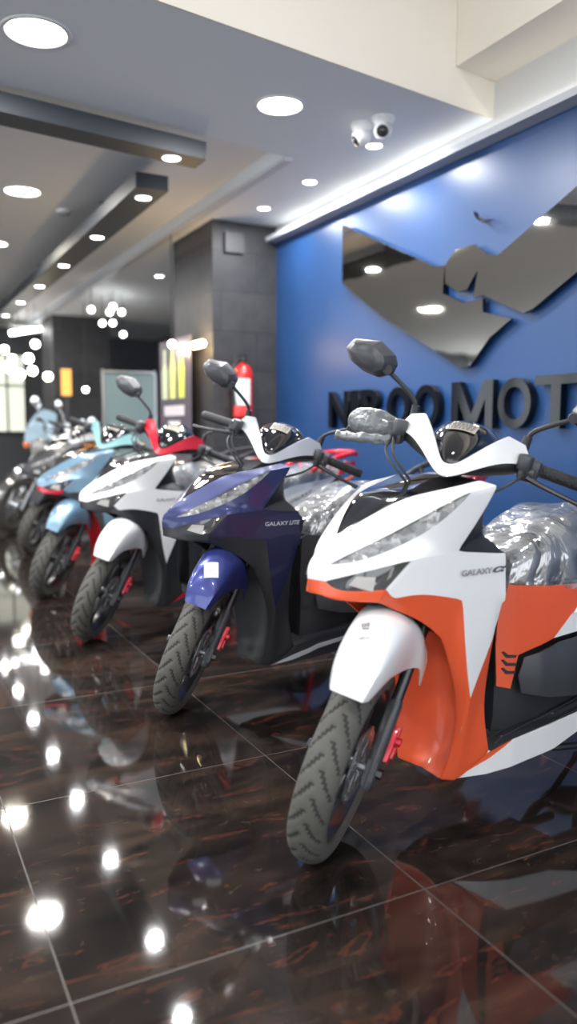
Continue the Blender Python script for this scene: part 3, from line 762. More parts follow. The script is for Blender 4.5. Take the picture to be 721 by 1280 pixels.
# camera
cam = bpy.data.cameras.new('camera'); co = bpy.data.objects.new('camera', cam); C.objects.link(co); S.camera = co
pi_, ya, ro, fpx = R(5.94051583), R(27.39406897), R(.17578999), 995.0625723
Fv = Vector((math.sin(ya)*math.cos(pi_), math.cos(ya)*math.cos(pi_), -math.sin(pi_))); Rv = Vector((math.cos(ya), -math.sin(ya), 0)); Uv = Rv.cross(Fv)
Rv, Uv = Rv*math.cos(ro)+Uv*math.sin(ro), Uv*math.cos(ro)-Rv*math.sin(ro)
co.matrix_world = Matrix.Translation((0,0,1.04834)) @ Matrix((Rv, Uv, -Fv)).transposed().to_4x4()
cam.sensor_fit = 'VERTICAL'; cam.sensor_height = 36; cam.lens = fpx/1280*36
cam.dof.use_dof = True; cam.dof.focus_distance = 2.4; cam.dof.aperture_fstop = cam.lens/20; cam.dof.aperture_blades = 0
cam.clip_start = .05
S.view_settings.view_transform = 'Standard'; S.view_settings.look = 'None'; S.view_settings.gamma = 1; S.view_settings.use_curve_mapping = False
S.view_settings.exposure = .36
# ------------------------------------------------------------------ room materials
def marble():
    m = bpy.data.materials.new('dark_marble_tile'); m.use_nodes = True
    nt = m.node_tree; N = nt.nodes; L = nt.links; b = N['Principled BSDF']
    tc = N.new('ShaderNodeTexCoord'); sx = N.new('ShaderNodeSeparateXYZ'); L.new(tc.outputs['Object'], sx.inputs[0])
    def mth(op, a, b_=None, c=None):
        n = N.new('ShaderNodeMath'); n.operation = op
        for i, q in enumerate((a, b_, c)):
            if q is None: continue
            if isinstance(q, (int, float)): n.inputs[i].default_value = q
            else: L.new(q, n.inputs[i])
        return n.outputs[0]
    def cell(o, off, per):
        t = mth('DIVIDE', mth('SUBTRACT', o, off), per); return mth('FRACT', t), mth('FLOOR', t)
    fx, ix = cell(sx.outputs[0], .273, .801); fy, iy = cell(sx.outputs[1], 1.388, .843)
    dx = mth('ABSOLUTE', mth('SUBTRACT', fx, .5)); dy = mth('ABSOLUTE', mth('SUBTRACT', fy, .5))
    line = mth('GREATER_THAN', mth('MAXIMUM', dx, dy), .4978)
    # veins, shifted per tile
    cmb = N.new('ShaderNodeCombineXYZ'); L.new(mth('ADD', sx.outputs[0], mth('MULTIPLY', ix, 3.7)), cmb.inputs[0]); L.new(mth('ADD', sx.outputs[1], mth('MULTIPLY', iy, 5.3)), cmb.inputs[1]); L.new(mth('ADD', mth('MULTIPLY', ix, 1.9), iy), cmb.inputs[2])
    def noise_(sc, det, dist, scale=(1,1,1), rot=0):
        mp = N.new('ShaderNodeMapping'); mp.inputs['Scale'].default_value = scale; mp.inputs['Rotation'].default_value = (0,0,rot); L.new(cmb.outputs[0], mp.inputs[0])
        n = N.new('ShaderNodeTexNoise'); n.inputs['Scale'].default_value = sc; n.inputs['Detail'].default_value = det; n.inputs['Distortion'].default_value = dist; L.new(mp.outputs[0], n.inputs['Vector']); return n.outputs['Fac']
    def ramp(f, st):
        r = N.new('ShaderNodeValToRGB'); e = r.color_ramp.elements
        while len(e) < len(st): e.new(.5)
        for q, (p, c) in zip(e, st): q.position = p; q.color = (*c, 1)
        L.new(f, r.inputs[0]); return r.outputs[0]
    def mix(f, a, b_, mode='MIX'):
        n = N.new('ShaderNodeMix'); n.data_type = 'RGBA'; n.blend_type = mode
        for k, q in (('Factor', f), ('A', a), ('B', b_)):
            if isinstance(q, (int, float)): n.inputs[k].default_value = q
            elif isinstance(q, tuple): n.inputs[k].default_value = (*q, 1)
            else: L.new(q, n.inputs[k])
        return n.outputs['Result']
    basec = ramp(noise_(2.2, 8, 1.5, (1,2.6,1), -.35), [(.30,(.008,.007,.007)),(.50,(.019,.014,.012)),(.68,(.042,.027,.020)),(.85,(.018,.016,.015))])
    redv = ramp(noise_(3.2, 9, 2.6, (1,3.2,1), -.3), [(.60,(0,0,0)),(.665,(1,1,1)),(.70,(0,0,0))])
    gold = ramp(noise_(5.5, 10, 3.5, (1,2.4,1), .5), [(.655,(0,0,0)),(.675,(1,1,1)),(.69,(0,0,0))])
    c1 = mix(mth('MULTIPLY', redv, .4), basec, (.15,.045,.026))
    c2 = mix(mth('MULTIPLY', gold, .25), c1, (.20,.13,.08))
    c3 = mix(line, c2, (.075,.066,.06))
    L.new(c3, b.inputs['Base Color'])
    rg = mth('ADD', mth('MULTIPLY', noise_(1.3, 3, .5), .05), .03)
    L.new(mth('ADD', rg, mth('MULTIPLY', line, .5)), b.inputs['Roughness'])
    b.inputs['IOR'].default_value = 1.5
    bp = N.new('ShaderNodeBump'); bp.inputs['Strength'].default_value = .12; bp.inputs['Distance'].default_value = .002
    L.new(noise_(7, 2, 0), bp.inputs['Height']); L.new(bp.outputs[0], b.inputs['Normal'])
    return m
marblem = marble()
def stone():
    m = mat('dark_stone_cladding', (.085,.085,.09), .55)
    nt = m.node_tree; N = nt.nodes; L = nt.links; b = N['Principled BSDF']
    tc = N.new('ShaderNodeTexCoord'); mp = N.new('ShaderNodeMapping'); mp.inputs['Rotation'].default_value = (PI/2,0,0); L.new(tc.outputs['Object'], mp.inputs[0])
    br = N.new('ShaderNodeTexBrick'); br.inputs['Scale'].default_value = 1; br.inputs['Brick Width'].default_value = .6; br.inputs['Row Height'].default_value = .3; br.inputs['Mortar Size'].default_value = .004
    br.inputs['Color1'].default_value = (.042,.041,.043,1); br.inputs['Color2'].default_value = (.030,.030,.034,1); br.inputs['Mortar'].default_value = (.016,.016,.016,1)
    L.new(mp.outputs[0], br.inputs['Vector'])
    n = N.new('ShaderNodeTexNoise'); n.inputs['Scale'].default_value = 9; n.inputs['Detail'].default_value = 8; L.new(tc.outputs['Object'], n.inputs['Vector'])
    mx = N.new('ShaderNodeMix'); mx.data_type = 'RGBA'; mx.blend_type = 'OVERLAY'; mx.inputs['Factor'].default_value = .5; L.new(br.outputs['Color'], mx.inputs['A']); L.new(n.outputs['Fac'], mx.inputs['B'])
    L.new(mx.outputs['Result'], b.inputs['Base Color']); return m
stonem = stone()
bluew  = mat('blue_wall_paint', (.014,.058,.178), .38, vary=(.8,.06))
greyc  = mat('grey_ceiling_paint', (.80,.84,.87), .75, vary=(.6,.03))
whitec = mat('white_ceiling_paint', (.68,.68,.67), .7, vary=(.6,.03))
beige  = mat('beige_plaster', (.82,.76,.67), .8, vary=(1.5,.04))
beamm  = mat('charcoal_beam', (.032,.038,.048), .5)
farw   = mat('dark_far_wall', (.075,.077,.085), .6, vary=(1.1,.3))
steelm = mat('mirror_steel', (.66,.64,.60), .03, metal=1, bump=(1.6,.22))
steele = mat('dark_steel_edge', (.04,.05,.08), .15, metal=.8)
letterm= mat('black_acrylic', (.006,.007,.010), .08, spec=.35)
lamp_w = mat('white_diffuser', (.9,.9,.9), .5, emit=(1,.985,.97), estr=14)
lamp_n = mat('neutral_diffuser', (.9,.9,.9), .5, emit=(1,.93,.80), estr=12)
lamp_y = mat('warm_diffuser', (.9,.8,.6), .5, emit=(1,.74,.40), estr=9)
trimr  = mat('lamp_ring', (.75,.75,.75), .35)
camw   = mat('white_camera_plastic', (.78,.78,.78), .35)
exred  = mat('extinguisher_red', (.60,.02,.015), .25, coat=.5)
teal   = mat('teal_panel', (.22,.30,.31), .25)
glassd = mat('tinted_lens', (.02,.03,.02), .1, coat=1.)

# ------------------------------------------------------------------ shell of the showroom
struct('floor', MB().box((.5,6,-.05),(13,20,.1)), marblem)
struct('wall_right', MB().box((2.93,1.88,1.25),(.12,7.76,2.5)), bluew)
struct('wall_right_upper', MB().box((2.93,1.88,3.0),(.12,7.76,1.0)), whitec)
struct('wall_far', MB().box((.5,14.06,1.4),(13,.12,2.8)), farw)
struct('wall_side_recess', MB().box((4.6,9.9,1.4),(.12,8.3,2.8)), farw)
wb = MB(); wb.box((.5,-4.06,.2),(13,.12,.4)); wb.box((.5,-4.06,3.2),(13,.12,.6))  # unseen wall, openings added so world light brightens the ceiling
for k in range(6): wb.box((-5.9+2.56*k,-4.06,1.65),(.2,.12,2.5))
struct('wall_back', wb, whitec)
lw = MB()
lw.box((-6,6,.25),(.12,20,.5)); lw.box((-6,6,3.05),(.12,20,.9))
for k in range(7): lw.box((-6,-4+20/6*k,1.55),(.12,.22,2.1))
struct('wall_left', lw, whitec)
for k in range(6):
    y0, y1 = -4+20/6*k+.11, -4+20/6*(k+1)-.11; m_ = MB(); cy = (y0+y1)/2
    m_.box((-6,cy,.53),(.07,y1-y0,.06)); m_.box((-6,cy,2.57),(.07,y1-y0,.06)); m_.box((-6,y0+.03,1.55),(.07,.06,2.1)); m_.box((-6,y1-.03,1.55),(.07,.06,2.1)); m_.box((-6,cy,1.55),(.07,.05,2.1))
    struct('window_%d' % (k+1), m_, metal_d)
sl = .1572
e1 = lambda x: 2.998+sl*(x-.981)
e2 = lambda x: 4.018+sl*(x-.585)
cl = MB()
cl.prism([(-6,e1(-6)),(2.87,e1(2.87)),(2.87,e2(2.87)),(2.177,e2(2.177)),(-6,e2(-6))], 'z', 2.62, 2.72)
cl.prism([(2.177,e2(2.177)),(2.87,e2(2.87)),(2.87,5.76),(4.66,5.76),(4.66,14.1),(2.177,14.1)], 'z', 2.62, 2.72)
struct('ceiling', cl, greyc)
struct('ceiling_tray', MB().prism([(-6,e2(-6)-.1),(2.25,e2(2.25)-.1),(2.25,14.1),(-6,14.1)], 'z', 2.70, 2.76), mat('pale_tray_paint', (.78,.78,.77), .75))
struct('ceiling_upper', MB().prism([(-6,-4.1),(2.99,-4.1),(2.99,e1(2.99)+.05),(-6,e1(-6)+.05)], 'z', 3.5, 3.6), whitec)
struct('trim_1', MB().prism([(-6,e1(-6)-.012),(2.87,e1(2.87)-.012),(2.87,e1(2.87)-.001),(-6,e1(-6)-.001)], 'z', 2.619, 3.5), beige)
struct('trim_2', MB().prism([(2.585,-4),(2.87,-4),(2.87,e1(2.87)-.014),(2.585,e1(2.585)-.014)], 'z', 2.80, 3.5), beige)
tr = MB(); tr.prism([(2.787,-3.9),(2.87,-3.9),(2.87,5.76),(2.787,5.76)], 'z', 2.50, 2.512); tr.prism([(2.775,-3.9),(2.790,-3.9),(2.790,5.76),(2.775,5.76)], 'z', 2.50, 2.535)
struct('trim_3', tr, mat('grey_lip_paint', (.48,.50,.54), .5))
struct('trim_4', MB().prism([(2.177,e2(2.177)),(2.235,e2(2.235)),(2.235,14),(2.177,14)], 'z', 2.600, 2.62), mat('light_trim_paint', (.62,.64,.68), .5))
st1 = MB().box((2.62,6.20,1.36),(.58,.88,2.72)); struct('wall_column', st1, stonem)
struct('wall_column_far', MB().box((2.66,11.9,1.36),(.80,.8,2.72)), stonem)
tb = MB()
def seg(x0, x1, y, w_, z0, z1, mb): mb.prism([(x0,y(x0)),(x1,y(x1)),(x1,y(x1)+w_),(x0,y(x0)+w_)], 'z', z0, z1)
bm1 = MB(); yb = lambda x: 4.19+sl*(x-1.665); seg(-5.5,1.665,yb,.175,2.50,2.592,bm1)
struct('trim_5', bm1, beamm)
struct('trim_6', MB().box((1.572,9.3,2.546),(.205,8.9,.092)), beamm)
hang = MB()
for x in (-4,-1.5): hang.box((x,yb(x)+.09,2.645),(.05,.05,.11))
for y in (6,8.5,11,13): hang.box((1.572,y,2.645),(.05,.05,.11))
struct('trim_7', hang, beamm)
struct('trim_8', MB().box((2.503,5.745,2.461),(.155,.03,.15)), mat('column_plate', (.05,.051,.056), .5))

# ------------------------------------------------------------------ lamps
def area(loc, r_, w_, col=(1,1,1), rot=(0,0,0), size=None, parent=None):
    l = bpy.data.lights.new('lamp', 'AREA'); l.energy = w_; l.color = col
    if size: l.shape = 'RECTANGLE'; l.size, l.size_y = size
    else: l.shape = 'DISK'; l.size = r_*2
    o = bpy.data.objects.new('lamp_light', l); C.objects.link(o); o.location = loc; o.rotation_euler = rot
    if parent: o.parent = parent
    return o
def ceil_light(name, x, y, z, r_, w_, m, label, col=(1,1,1), group=None, cat='ceiling light'):
    t = empty(name, (x,y,z), label=label, cat=cat, group=group)
    link('ring', cached(('ring',r_), lambda: MB().lathe([(r_,-.002),(r_*1.06,-.007),(r_*1.18,-.006),(r_*1.22,0),(r_,0)], n=36).mesh('ring')), trimr, t)
    link('diffuser', cached(('diff',r_), lambda: MB().lathe([(0,-.005),(r_*.9,-.005),(r_,-.002)], n=36).mesh('diff')), m, t)
    area((0,0,-.012), r_, w_, col, parent=t)
    return t
K = 1.0
ceil_light('round_ceiling_light', .645, 3.444, 2.62, .115, 22*K, lamp_w, 'large round ceiling light in the top left corner of the photo')
ceil_light('round_ceiling_light', 1.83, 3.635, 2.62, .105, 22*K, lamp_w, 'large round ceiling light above the navy scooter, left of the two cameras')
ceil_light('round_ceiling_light', .998, 5.99, 2.70, .115, 16*K, lamp_n, 'warm round light in the recessed ceiling, left of the charcoal beams', (1,.97,.92))
ceil_light('round_ceiling_light', 1.04, 7.75, 2.70, .10, 16*K, lamp_n, 'small cut off light in the recessed ceiling at the left edge, behind the warm one', (1,.93,.8))
for x, y in ((-.55,3.26),(-1.75,3.07),(-3.2,2.85)):  # unseen lamps added for the general lighting of the room
    ceil_light('round_ceiling_light', x, y, 2.62, .115, 22*K, lamp_w, 'added round ceiling light outside the frame to the left', group='added round lights outside the frame')
for x, y in ((-1.2,6),(-3.4,6),(-1.2,9),(-3.4,9),(-1.2,12)):  # more unseen lamps added in the tray for general lighting
    ceil_light('round_ceiling_light', x, y, 2.70, .115, 16*K, lamp_n, 'added round ceiling light outside the frame to the left', (1,.98,.95), group='added round lights outside the frame')
for x, y in ((1.56,1.30),(-.8,1.0),(.45,-1.2),(-2.8,.5),(-2.5,-2)):  # unseen lamps added to brighten the high zone above the camera
    ceil_light('round_ceiling_light', x, y, 3.50, .09, 24*K, lamp_w, 'added round light in the high ceiling above the camera', group='added lights in the high ceiling')
for (x, y), lb in zip(((2.54,3.88),(2.54,4.62),(2.546,5.307),(2.69,8.11)), ('small downlight directly behind the two ceiling cameras','small downlight left of the ceiling cameras, middle of the row beside the blue wall','small downlight nearest the stone column beside the blue wall','small downlight far back past the stone column')):
    ceil_light('downlight', x, y, 2.62, .042, 9*K, lamp_w, lb, cat='downlight', group='small downlights along the wall side')
for i, x in enumerate((1.487,.33,-.84,-2.0)):
    lb = 'spotlight at the end of the near charcoal beam running across' if i == 0 else 'spotlight further left along the near charcoal beam'
    ceil_light('beam_spotlight', x, yb(x)+.088, 2.50, .046, 7*K, lamp_w, lb, cat='spotlight', group='spotlights in the charcoal beams')
bl = ['first spotlight at the near end of the long charcoal beam','second spotlight from the near end of the long charcoal beam','third spotlight from the near end of the long charcoal beam','fourth spotlight from the near end of the long charcoal beam','fifth spotlight from the near end of the long charcoal beam','sixth spotlight from the near end of the long charcoal beam, cut by the left edge','spotlight at the far end of the long charcoal beam']
for i, y in enumerate((5.04,6.22,7.42,8.60,9.80,11.0,12.2)):
    ceil_light('beam_spotlight', 1.575, y, 2.50, .046, 7*K, lamp_w, bl[i], cat='spotlight', group='spotlights in the charcoal beams')
sd = empty('smoke_detector', (1.36,6.35,2.70), label='small flat round smoke detector on the recessed ceiling', cat='smoke detector')
link('housing', MB().lathe([(0,-.03),(.035,-.03),(.055,-.018),(.06,0),(0,0)], n=28).mesh('sd'), trimr, sd)
link('vent_ring', MB().lathe([(.036,-.031),(.040,-.033),(.044,-.028),(.040,-.024),(.036,-.031)], n=28).mesh('sdr'), greyblk, sd)
ls = empty('led_strip', (2.84,1.0,2.515), label='white LED strip glowing on top of the ledge above the blue wall', cat='light strip')
link('diffuser', MB().box((0,.9,.004),(.012,7.5,.006)).mesh('led', smooth=False), mat('led_diffuser', (.9,.9,.9), .5, emit=(1,1,1), estr=1.5), ls)
link('channel', MB().box((0,.9,0),(.022,7.5,.004)).mesh('ledc', smooth=False), trimr, ls)
area((-.01,.9,.012), 0, 1.6*K, rot=(PI,R(20),0), size=(.02,7.4), parent=ls)

# ------------------------------------------------------------------ ceiling cameras
def cctv(x, y, aim, label):
    t = empty('security_camera', (x,y,2.62), label=label, cat='security camera', group='dome cameras on the ceiling')
    link('base', cached('cctvb', lambda: MB().lathe([(0,0),(.060,0),(.060,-.012),(.052,-.020),(.046,-.036),(0,-.036)], n=32).mesh('b')), camw, t)
    q = Vector(aim).normalized().to_track_quat('Z','Y').to_matrix().to_4x4(); M_ = Matrix.Translation((0,0,-.062)) @ q
    b = link('ball', cached('cctvball', lambda: MB().lathe([(0,-.046),(.020,-.041),(.036,-.028),(.045,-.008),(.046,.008),(.041,.030),(.036,.040),(0,.041)], n=32).mesh('ball')), camw, t, M_)
    link('lens_face', cached('cctvl', lambda: MB().lathe([(.029,.0405),(.030,.046),(.026,.047),(0,.043)], n=28).mesh('lf')), gloss, b)
    link('lens', cached('cctvlens', lambda: MB().lathe([(0,.054),(.008,.052),(.012,.046),(.012,.042)], n=20).mesh('ln')), glassd, b)
cctv(2.362, 3.53, (-.55,-.75,-.35), 'white dome camera on the ceiling with its dark lens facing the viewer')
cctv(2.315, 3.655, (-.8,.25,-.6), 'white dome camera on the ceiling turned away to the left')

# ------------------------------------------------------------------ sign letters and emblem on the blue wall
LET = [('N',4.841,4.588),('I',4.548,4.452),('R',4.42,4.164),('O',4.129,3.897),('O',3.85,3.618),('M',3.506,3.174),('O',3.133,2.904),('T',2.882,2.610)]
lbl = ['raised glossy black letter N at the left end of the wall sign','raised glossy black letter I, second in the wall sign','raised glossy black letter R, third in the wall sign','raised glossy black letter O directly after the R on the blue wall','raised glossy black letter O directly before the M on the blue wall','raised glossy black letter M on the blue wall','raised glossy black letter O between the M and the T on the blue wall','raised glossy black letter T cut off by the right edge of the photo']
for (ch, a, b_), lb in zip(LET, lbl):
    if ch == 'M': me = MB().prism([(0,0),(.17,0),(.17,.62),(.42,.0),(.58,.0),(.83,.62),(.83,0),(1,0),(1,1),(.79,1),(.5,.30),(.21,1),(0,1)], 'z', -.018, .018).mesh('letter_m', smooth=False)
    else: me = text_mesh(ch, ext=.018, offset=.02, bevel=.002)
    fit_text(me, Vector((2.838,a,1.055)), Vector((0,-1,0)), Vector((0,0,1)), a-b_, .250)
    o = link('sign_letter', me, letterm); tag(o, lb, 'letter', 'letters of the wall sign')
em = empty('wall_emblem', (2.85,3.40,1.38), label='large mirror steel winged emblem mounted above the letters on the blue wall', cat='emblem')
EL = [(4.690,2.401),(3.682,1.954),(3.594,1.948),(3.605,1.869),(3.608,1.797),(3.431,1.722),(3.279,1.724),(3.276,1.655),(3.062,1.596),(3.215,1.521),(3.364,1.387),(3.445,1.380),(3.743,1.526),(4.203,1.741),(4.683,2.018)]
ER = [(3.594,1.948),(3.511,2.013),(3.363,2.013),(3.263,1.945),(3.171,1.923),(2.11,2.36),(2.11,2.018),(2.917,1.626),(2.983,1.613),(3.275,1.740),(3.352,1.734),(3.324,1.875),(3.407,1.788),(3.475,1.786),(3.590,1.848)]
EH = [(3.370,2.182),(3.351,2.143),(3.303,2.111),(3.216,2.108),(3.296,2.122),(3.340,2.15)]
em_off = Vector((-2.85,-3.40,-1.38))
for nm, P_ in (('left_wing',EL),('right_wing',ER),('small_hook',EH)):
    mb = MB().prism(P_, 'x', 2.826, 2.846); mb.mi = [1 if i > 1 else 0 for i in range(len(mb.f))]; mb.mi[0] = 0; mb.mi[1] = 0
    mb.v = [v+em_off for v in mb.v]
    link(nm, mb.mesh(nm, smooth=False), [steelm, steele], em)
for y, z in ((4.4,2.15),(3.9,1.8),(3.5,1.6),(3.45,1.9),(2.6,1.95)):
    link('standoff', MB().lathe([(0,0),(.012,0),(.012,.024),(0,.024)], c=(2.846-2.85,y-3.40,z-1.38), axis='x', n=12).mesh('so'), steele, em)

# ------------------------------------------------------------------ column: extinguisher, banner, warm lamps
ex = empty('fire_extinguisher', (2.537,5.665,1.13), label='red fire extinguisher with white label hanging on the dark stone column', cat='fire extinguisher')
link('cylinder', MB().lathe([(0,0),(.062,0),(.075,.012),(.077,.03),(.077,.33),(.070,.37),(.045,.405),(.022,.415),(.022,.435),(0,.435)], n=36).mesh('exc'), exred, ex)
link('label_sticker', MB().lathe([(.0785,.10),(.0785,.30)], n=24, a0=PI*1.0, a1=PI*1.62).mesh('exl'), paper, ex)
link('valve', MB().box((0,0,.445),(.045,.04,.035)).box((-.03,0,.478),(.12,.022,.010)).box((-.035,0,.452),(.10,.020,.008)).lathe([(0,-.01),(.018,-.01),(.018,.01),(0,.01)], c=(0,-.028,.445), axis='y', n=16).mesh('exv', bevel=.003), metal_d, ex)
link('hose', MB().tube([(-.02,-.02,.445),(-.085,-.04,.43),(-.105,-.045,.33),(-.095,-.045,.18),(-.088,-.04,.10)], [.009,.009,.009,.009,.014], 10, smooth=2).mesh('exh2'), matblk, ex)
link('wall_bracket', MB().box((0,.085,.25),(.05,.020,.20)).box((0,.078,.20),(.165,.012,.02)).mesh('exb', smooth=False), metal_d, ex)
bn = empty('roll_up_banner', (2.25,6.41,0), label='dark roll-up advertising banner with yellow-green bottles beside the stone column', cat='banner')
link('banner_sheet', MB().box((0,0,.93),(.006,.77,1.72)).mesh('bs', smooth=False), mat('banner_print', (.10,.085,.11), .4), bn)
link('banner_base', MB().box((0,0,.035),(.16,.82,.07)).mesh('bb', bevel=.01), alu, bn)
link('banner_pole', MB().tube([(.03,0,.05),(.03,0,1.78)], .01, 8).mesh('bpole'), alu, bn)
bot = lambda y, w_, z0, h_: [(y-w_,z0),(y+w_,z0),(y+w_,z0+h_*.55),(y+w_*.4,z0+h_*.75),(y+w_*.4,z0+h_),(y-w_*.4,z0+h_),(y-w_*.4,z0+h_*.75),(y-w_,z0+h_*.55)]
for y, c_, h_ in ((.25,(.60,.66,.42),.42),(.05,(.70,.74,.25),.46),(-.17,(.62,.70,.12),.44)):
    link('bottle_picture', MB().prism(bot(y,.07,1.30,h_), 'x', -.0045, -.0032).mesh('bp', smooth=False), mat('bottle_print_%d' % int(h_*100), c_, .4), bn)
link('printed_text', MB().box((-.0042,.02,1.20),(.0012,.50,.085)).box((-.0042,.02,1.09),(.0012,.30,.05)).box((-.0042,.0,1.0),(.0012,.62,.022)).box((-.0042,-.02,.92),(.0012,.45,.018)).mesh('pt', smooth=False), mat('print_pale', (.68,.62,.66), .4), bn)
def globe(x, y, z, r_, w_, m, label, col, name='globe_lamp', top=2.62, group=None):
    t = empty(name, (x,y,z), label=label, cat='lamp', group=group)
    link('bulb', cached(('bulb',r_), lambda: MB().lathe([(r_*math.sin(a), -r_*math.cos(a)) for a in [PI*k/12 for k in range(13)]], n=24).mesh('bulb')), m, t)
    link('cap', cached(('cap',r_), lambda: MB().lathe([(0,r_*1.3),(r_*.4,r_*1.3),(r_*.5,r_*.8),(0,r_*.8)], n=16).mesh('cap')), metal_d, t)
    link('cord', MB().tube([(0,0,r_*1.2),(0,0,top-z)], .004, 6).mesh('cord'), matblk, t)
    if w_:
        l = bpy.data.lights.new('lamp', 'POINT'); l.energy = w_; l.color = col; l.shadow_soft_size = r_; o = bpy.data.objects.new('lamp_light', l); C.objects.link(o); o.parent = t; o.location = (0,0,-r_*1.5)
    return t
globe(2.19, 6.30, 1.735, .032, 3, lamp_n, 'glowing warm globe pendant beside the banner', (1,.8,.55))
sc = empty('picture_light', (2.325,5.90,1.70), label='amber lamp glowing on the side of the stone column', cat='lamp')
link('shade', MB().tube([(-.06,-.09,0),(-.06,.09,0)], .030, 14).mesh('shade'), lamp_y, sc)
link('wall_arm', MB().box((-.02,0,0),(.09,.03,.02)).mesh('arm', smooth=False), metal_d, sc)
l = bpy.data.lights.new('lamp', 'POINT'); l.energy = 8; l.color = (1,.66,.33); l.shadow_soft_size = .05; o = bpy.data.objects.new('lamp_light', l); C.objects.link(o); o.parent = sc; o.location = (-.14,0,0)

# ------------------------------------------------------------------ far end of the showroom
pt = empty('glass_partition', (2.32,8.0,0), label='teal frosted partition panel far back left of the banner', cat='partition')
link('panel', MB().box((0,0,.85),(.52,.012,1.5)).mesh('pp', smooth=False), teal, pt)
link('frame', MB().box((-.27,0,.82),(.02,.04,1.64)).box((.27,0,.82),(.02,.04,1.64)).box((0,0,1.62),(.56,.04,.02)).box((0,0,.08),(.56,.04,.04)).mesh('pf', smooth=False), alu, pt)
wins = mat('lit_window', (.8,.8,.7), .4, emit=(.93,1,.84), estr=.5)
struct('window_7', MB().box((1.98,13.96,1.62),(.56,.06,1.25)), wins)
wf = MB(); wf.box((1.98,13.93,1.62),(.03,.03,1.25)); wf.box((1.98,13.93,1.75),(.56,.03,.03)); wf.box((1.69,13.93,1.62),(.04,.05,1.3)); wf.box((2.27,13.93,1.62),(.04,.05,1.3)); wf.box((1.98,13.93,2.26),(.62,.05,.04)); wf.box((1.98,13.93,.98),(.62,.05,.04))
struct('window_8', wf, metal_d)
tbl = empty('tube_light', (2.05,12.4,2.48), label='white fluorescent tube light glowing far back at the left edge', cat='tube light')
link('tube', MB().tube([(-.22,0,-.05),(.22,0,.045)], .035, 14).mesh('tube'), lamp_w, tbl)
link('fixture', MB().box((0,0,.06),(.5,.06,.02)).box((-.2,0,.145),(.01,.01,.15)).box((.2,0,.145),(.01,.01,.15)).mesh('fx', smooth=False), trimr, tbl)
gl = 'small white bulb added for a blurred light spot in the dark far corner of the showroom'
for ib, (x, z) in enumerate(((2.44,2.505),(2.712,2.56),(2.669,2.49),(2.821,2.50),(2.575,2.349),(2.706,2.36),(2.836,2.227),(2.349,1.528))):  # added bulbs stand in for distant ceiling spots and reflections
    yy = 9.0+.17*ib; x, z = x*yy/10, 1.048+(z-1.048)*yy/10
    globe(x, yy, z, .034, 0, lamp_w, gl, (1,1,1), 'light_spot_bulb', group='bulbs added for light spots in the far corner')
for ib, (x, z, rr_) in enumerate(((2.077,2.234,.05),(1.66,2.136,.05),(1.98,2.03,.06),(1.72,1.90,.07),(1.85,1.80,.07),(2.03,1.86,.06),(1.76,2.02,.05))):  # added bulbs stand in for bright blurred spots
    yy = 10.6+.2*ib; x, z = x*yy/11.8, 1.048+(z-1.048)*yy/11.8
    globe(x, yy, z, rr_, 0, lamp_w if z > 1.95 else lamp_n, 'bulb added for a bright blurred light spot at the far left edge', (1,1,1), 'light_spot_bulb', group='bulbs added for light spots at the far left')
globe(2.07, 10.9, 1.73, .055, 4, lamp_n, 'warm round lamp far back beside the orange light box', (1,.8,.5))
ob = empty('light_box', (2.38,11.25,1.40), label='small orange light box far back beside the dark far column', cat='light box')
link('lit_face', MB().box((0,0,.28),(.13,.03,.36)).mesh('lf', smooth=False), mat('orange_lit_face', (.6,.3,.08), .4, emit=(1,.42,.07), estr=.9), ob)
link('case', MB().box((0,.03,.28),(.15,.04,.40)).box((0,.03,-.66),(.05,.04,1.5)).mesh('lc', smooth=False), metal_d, ob)

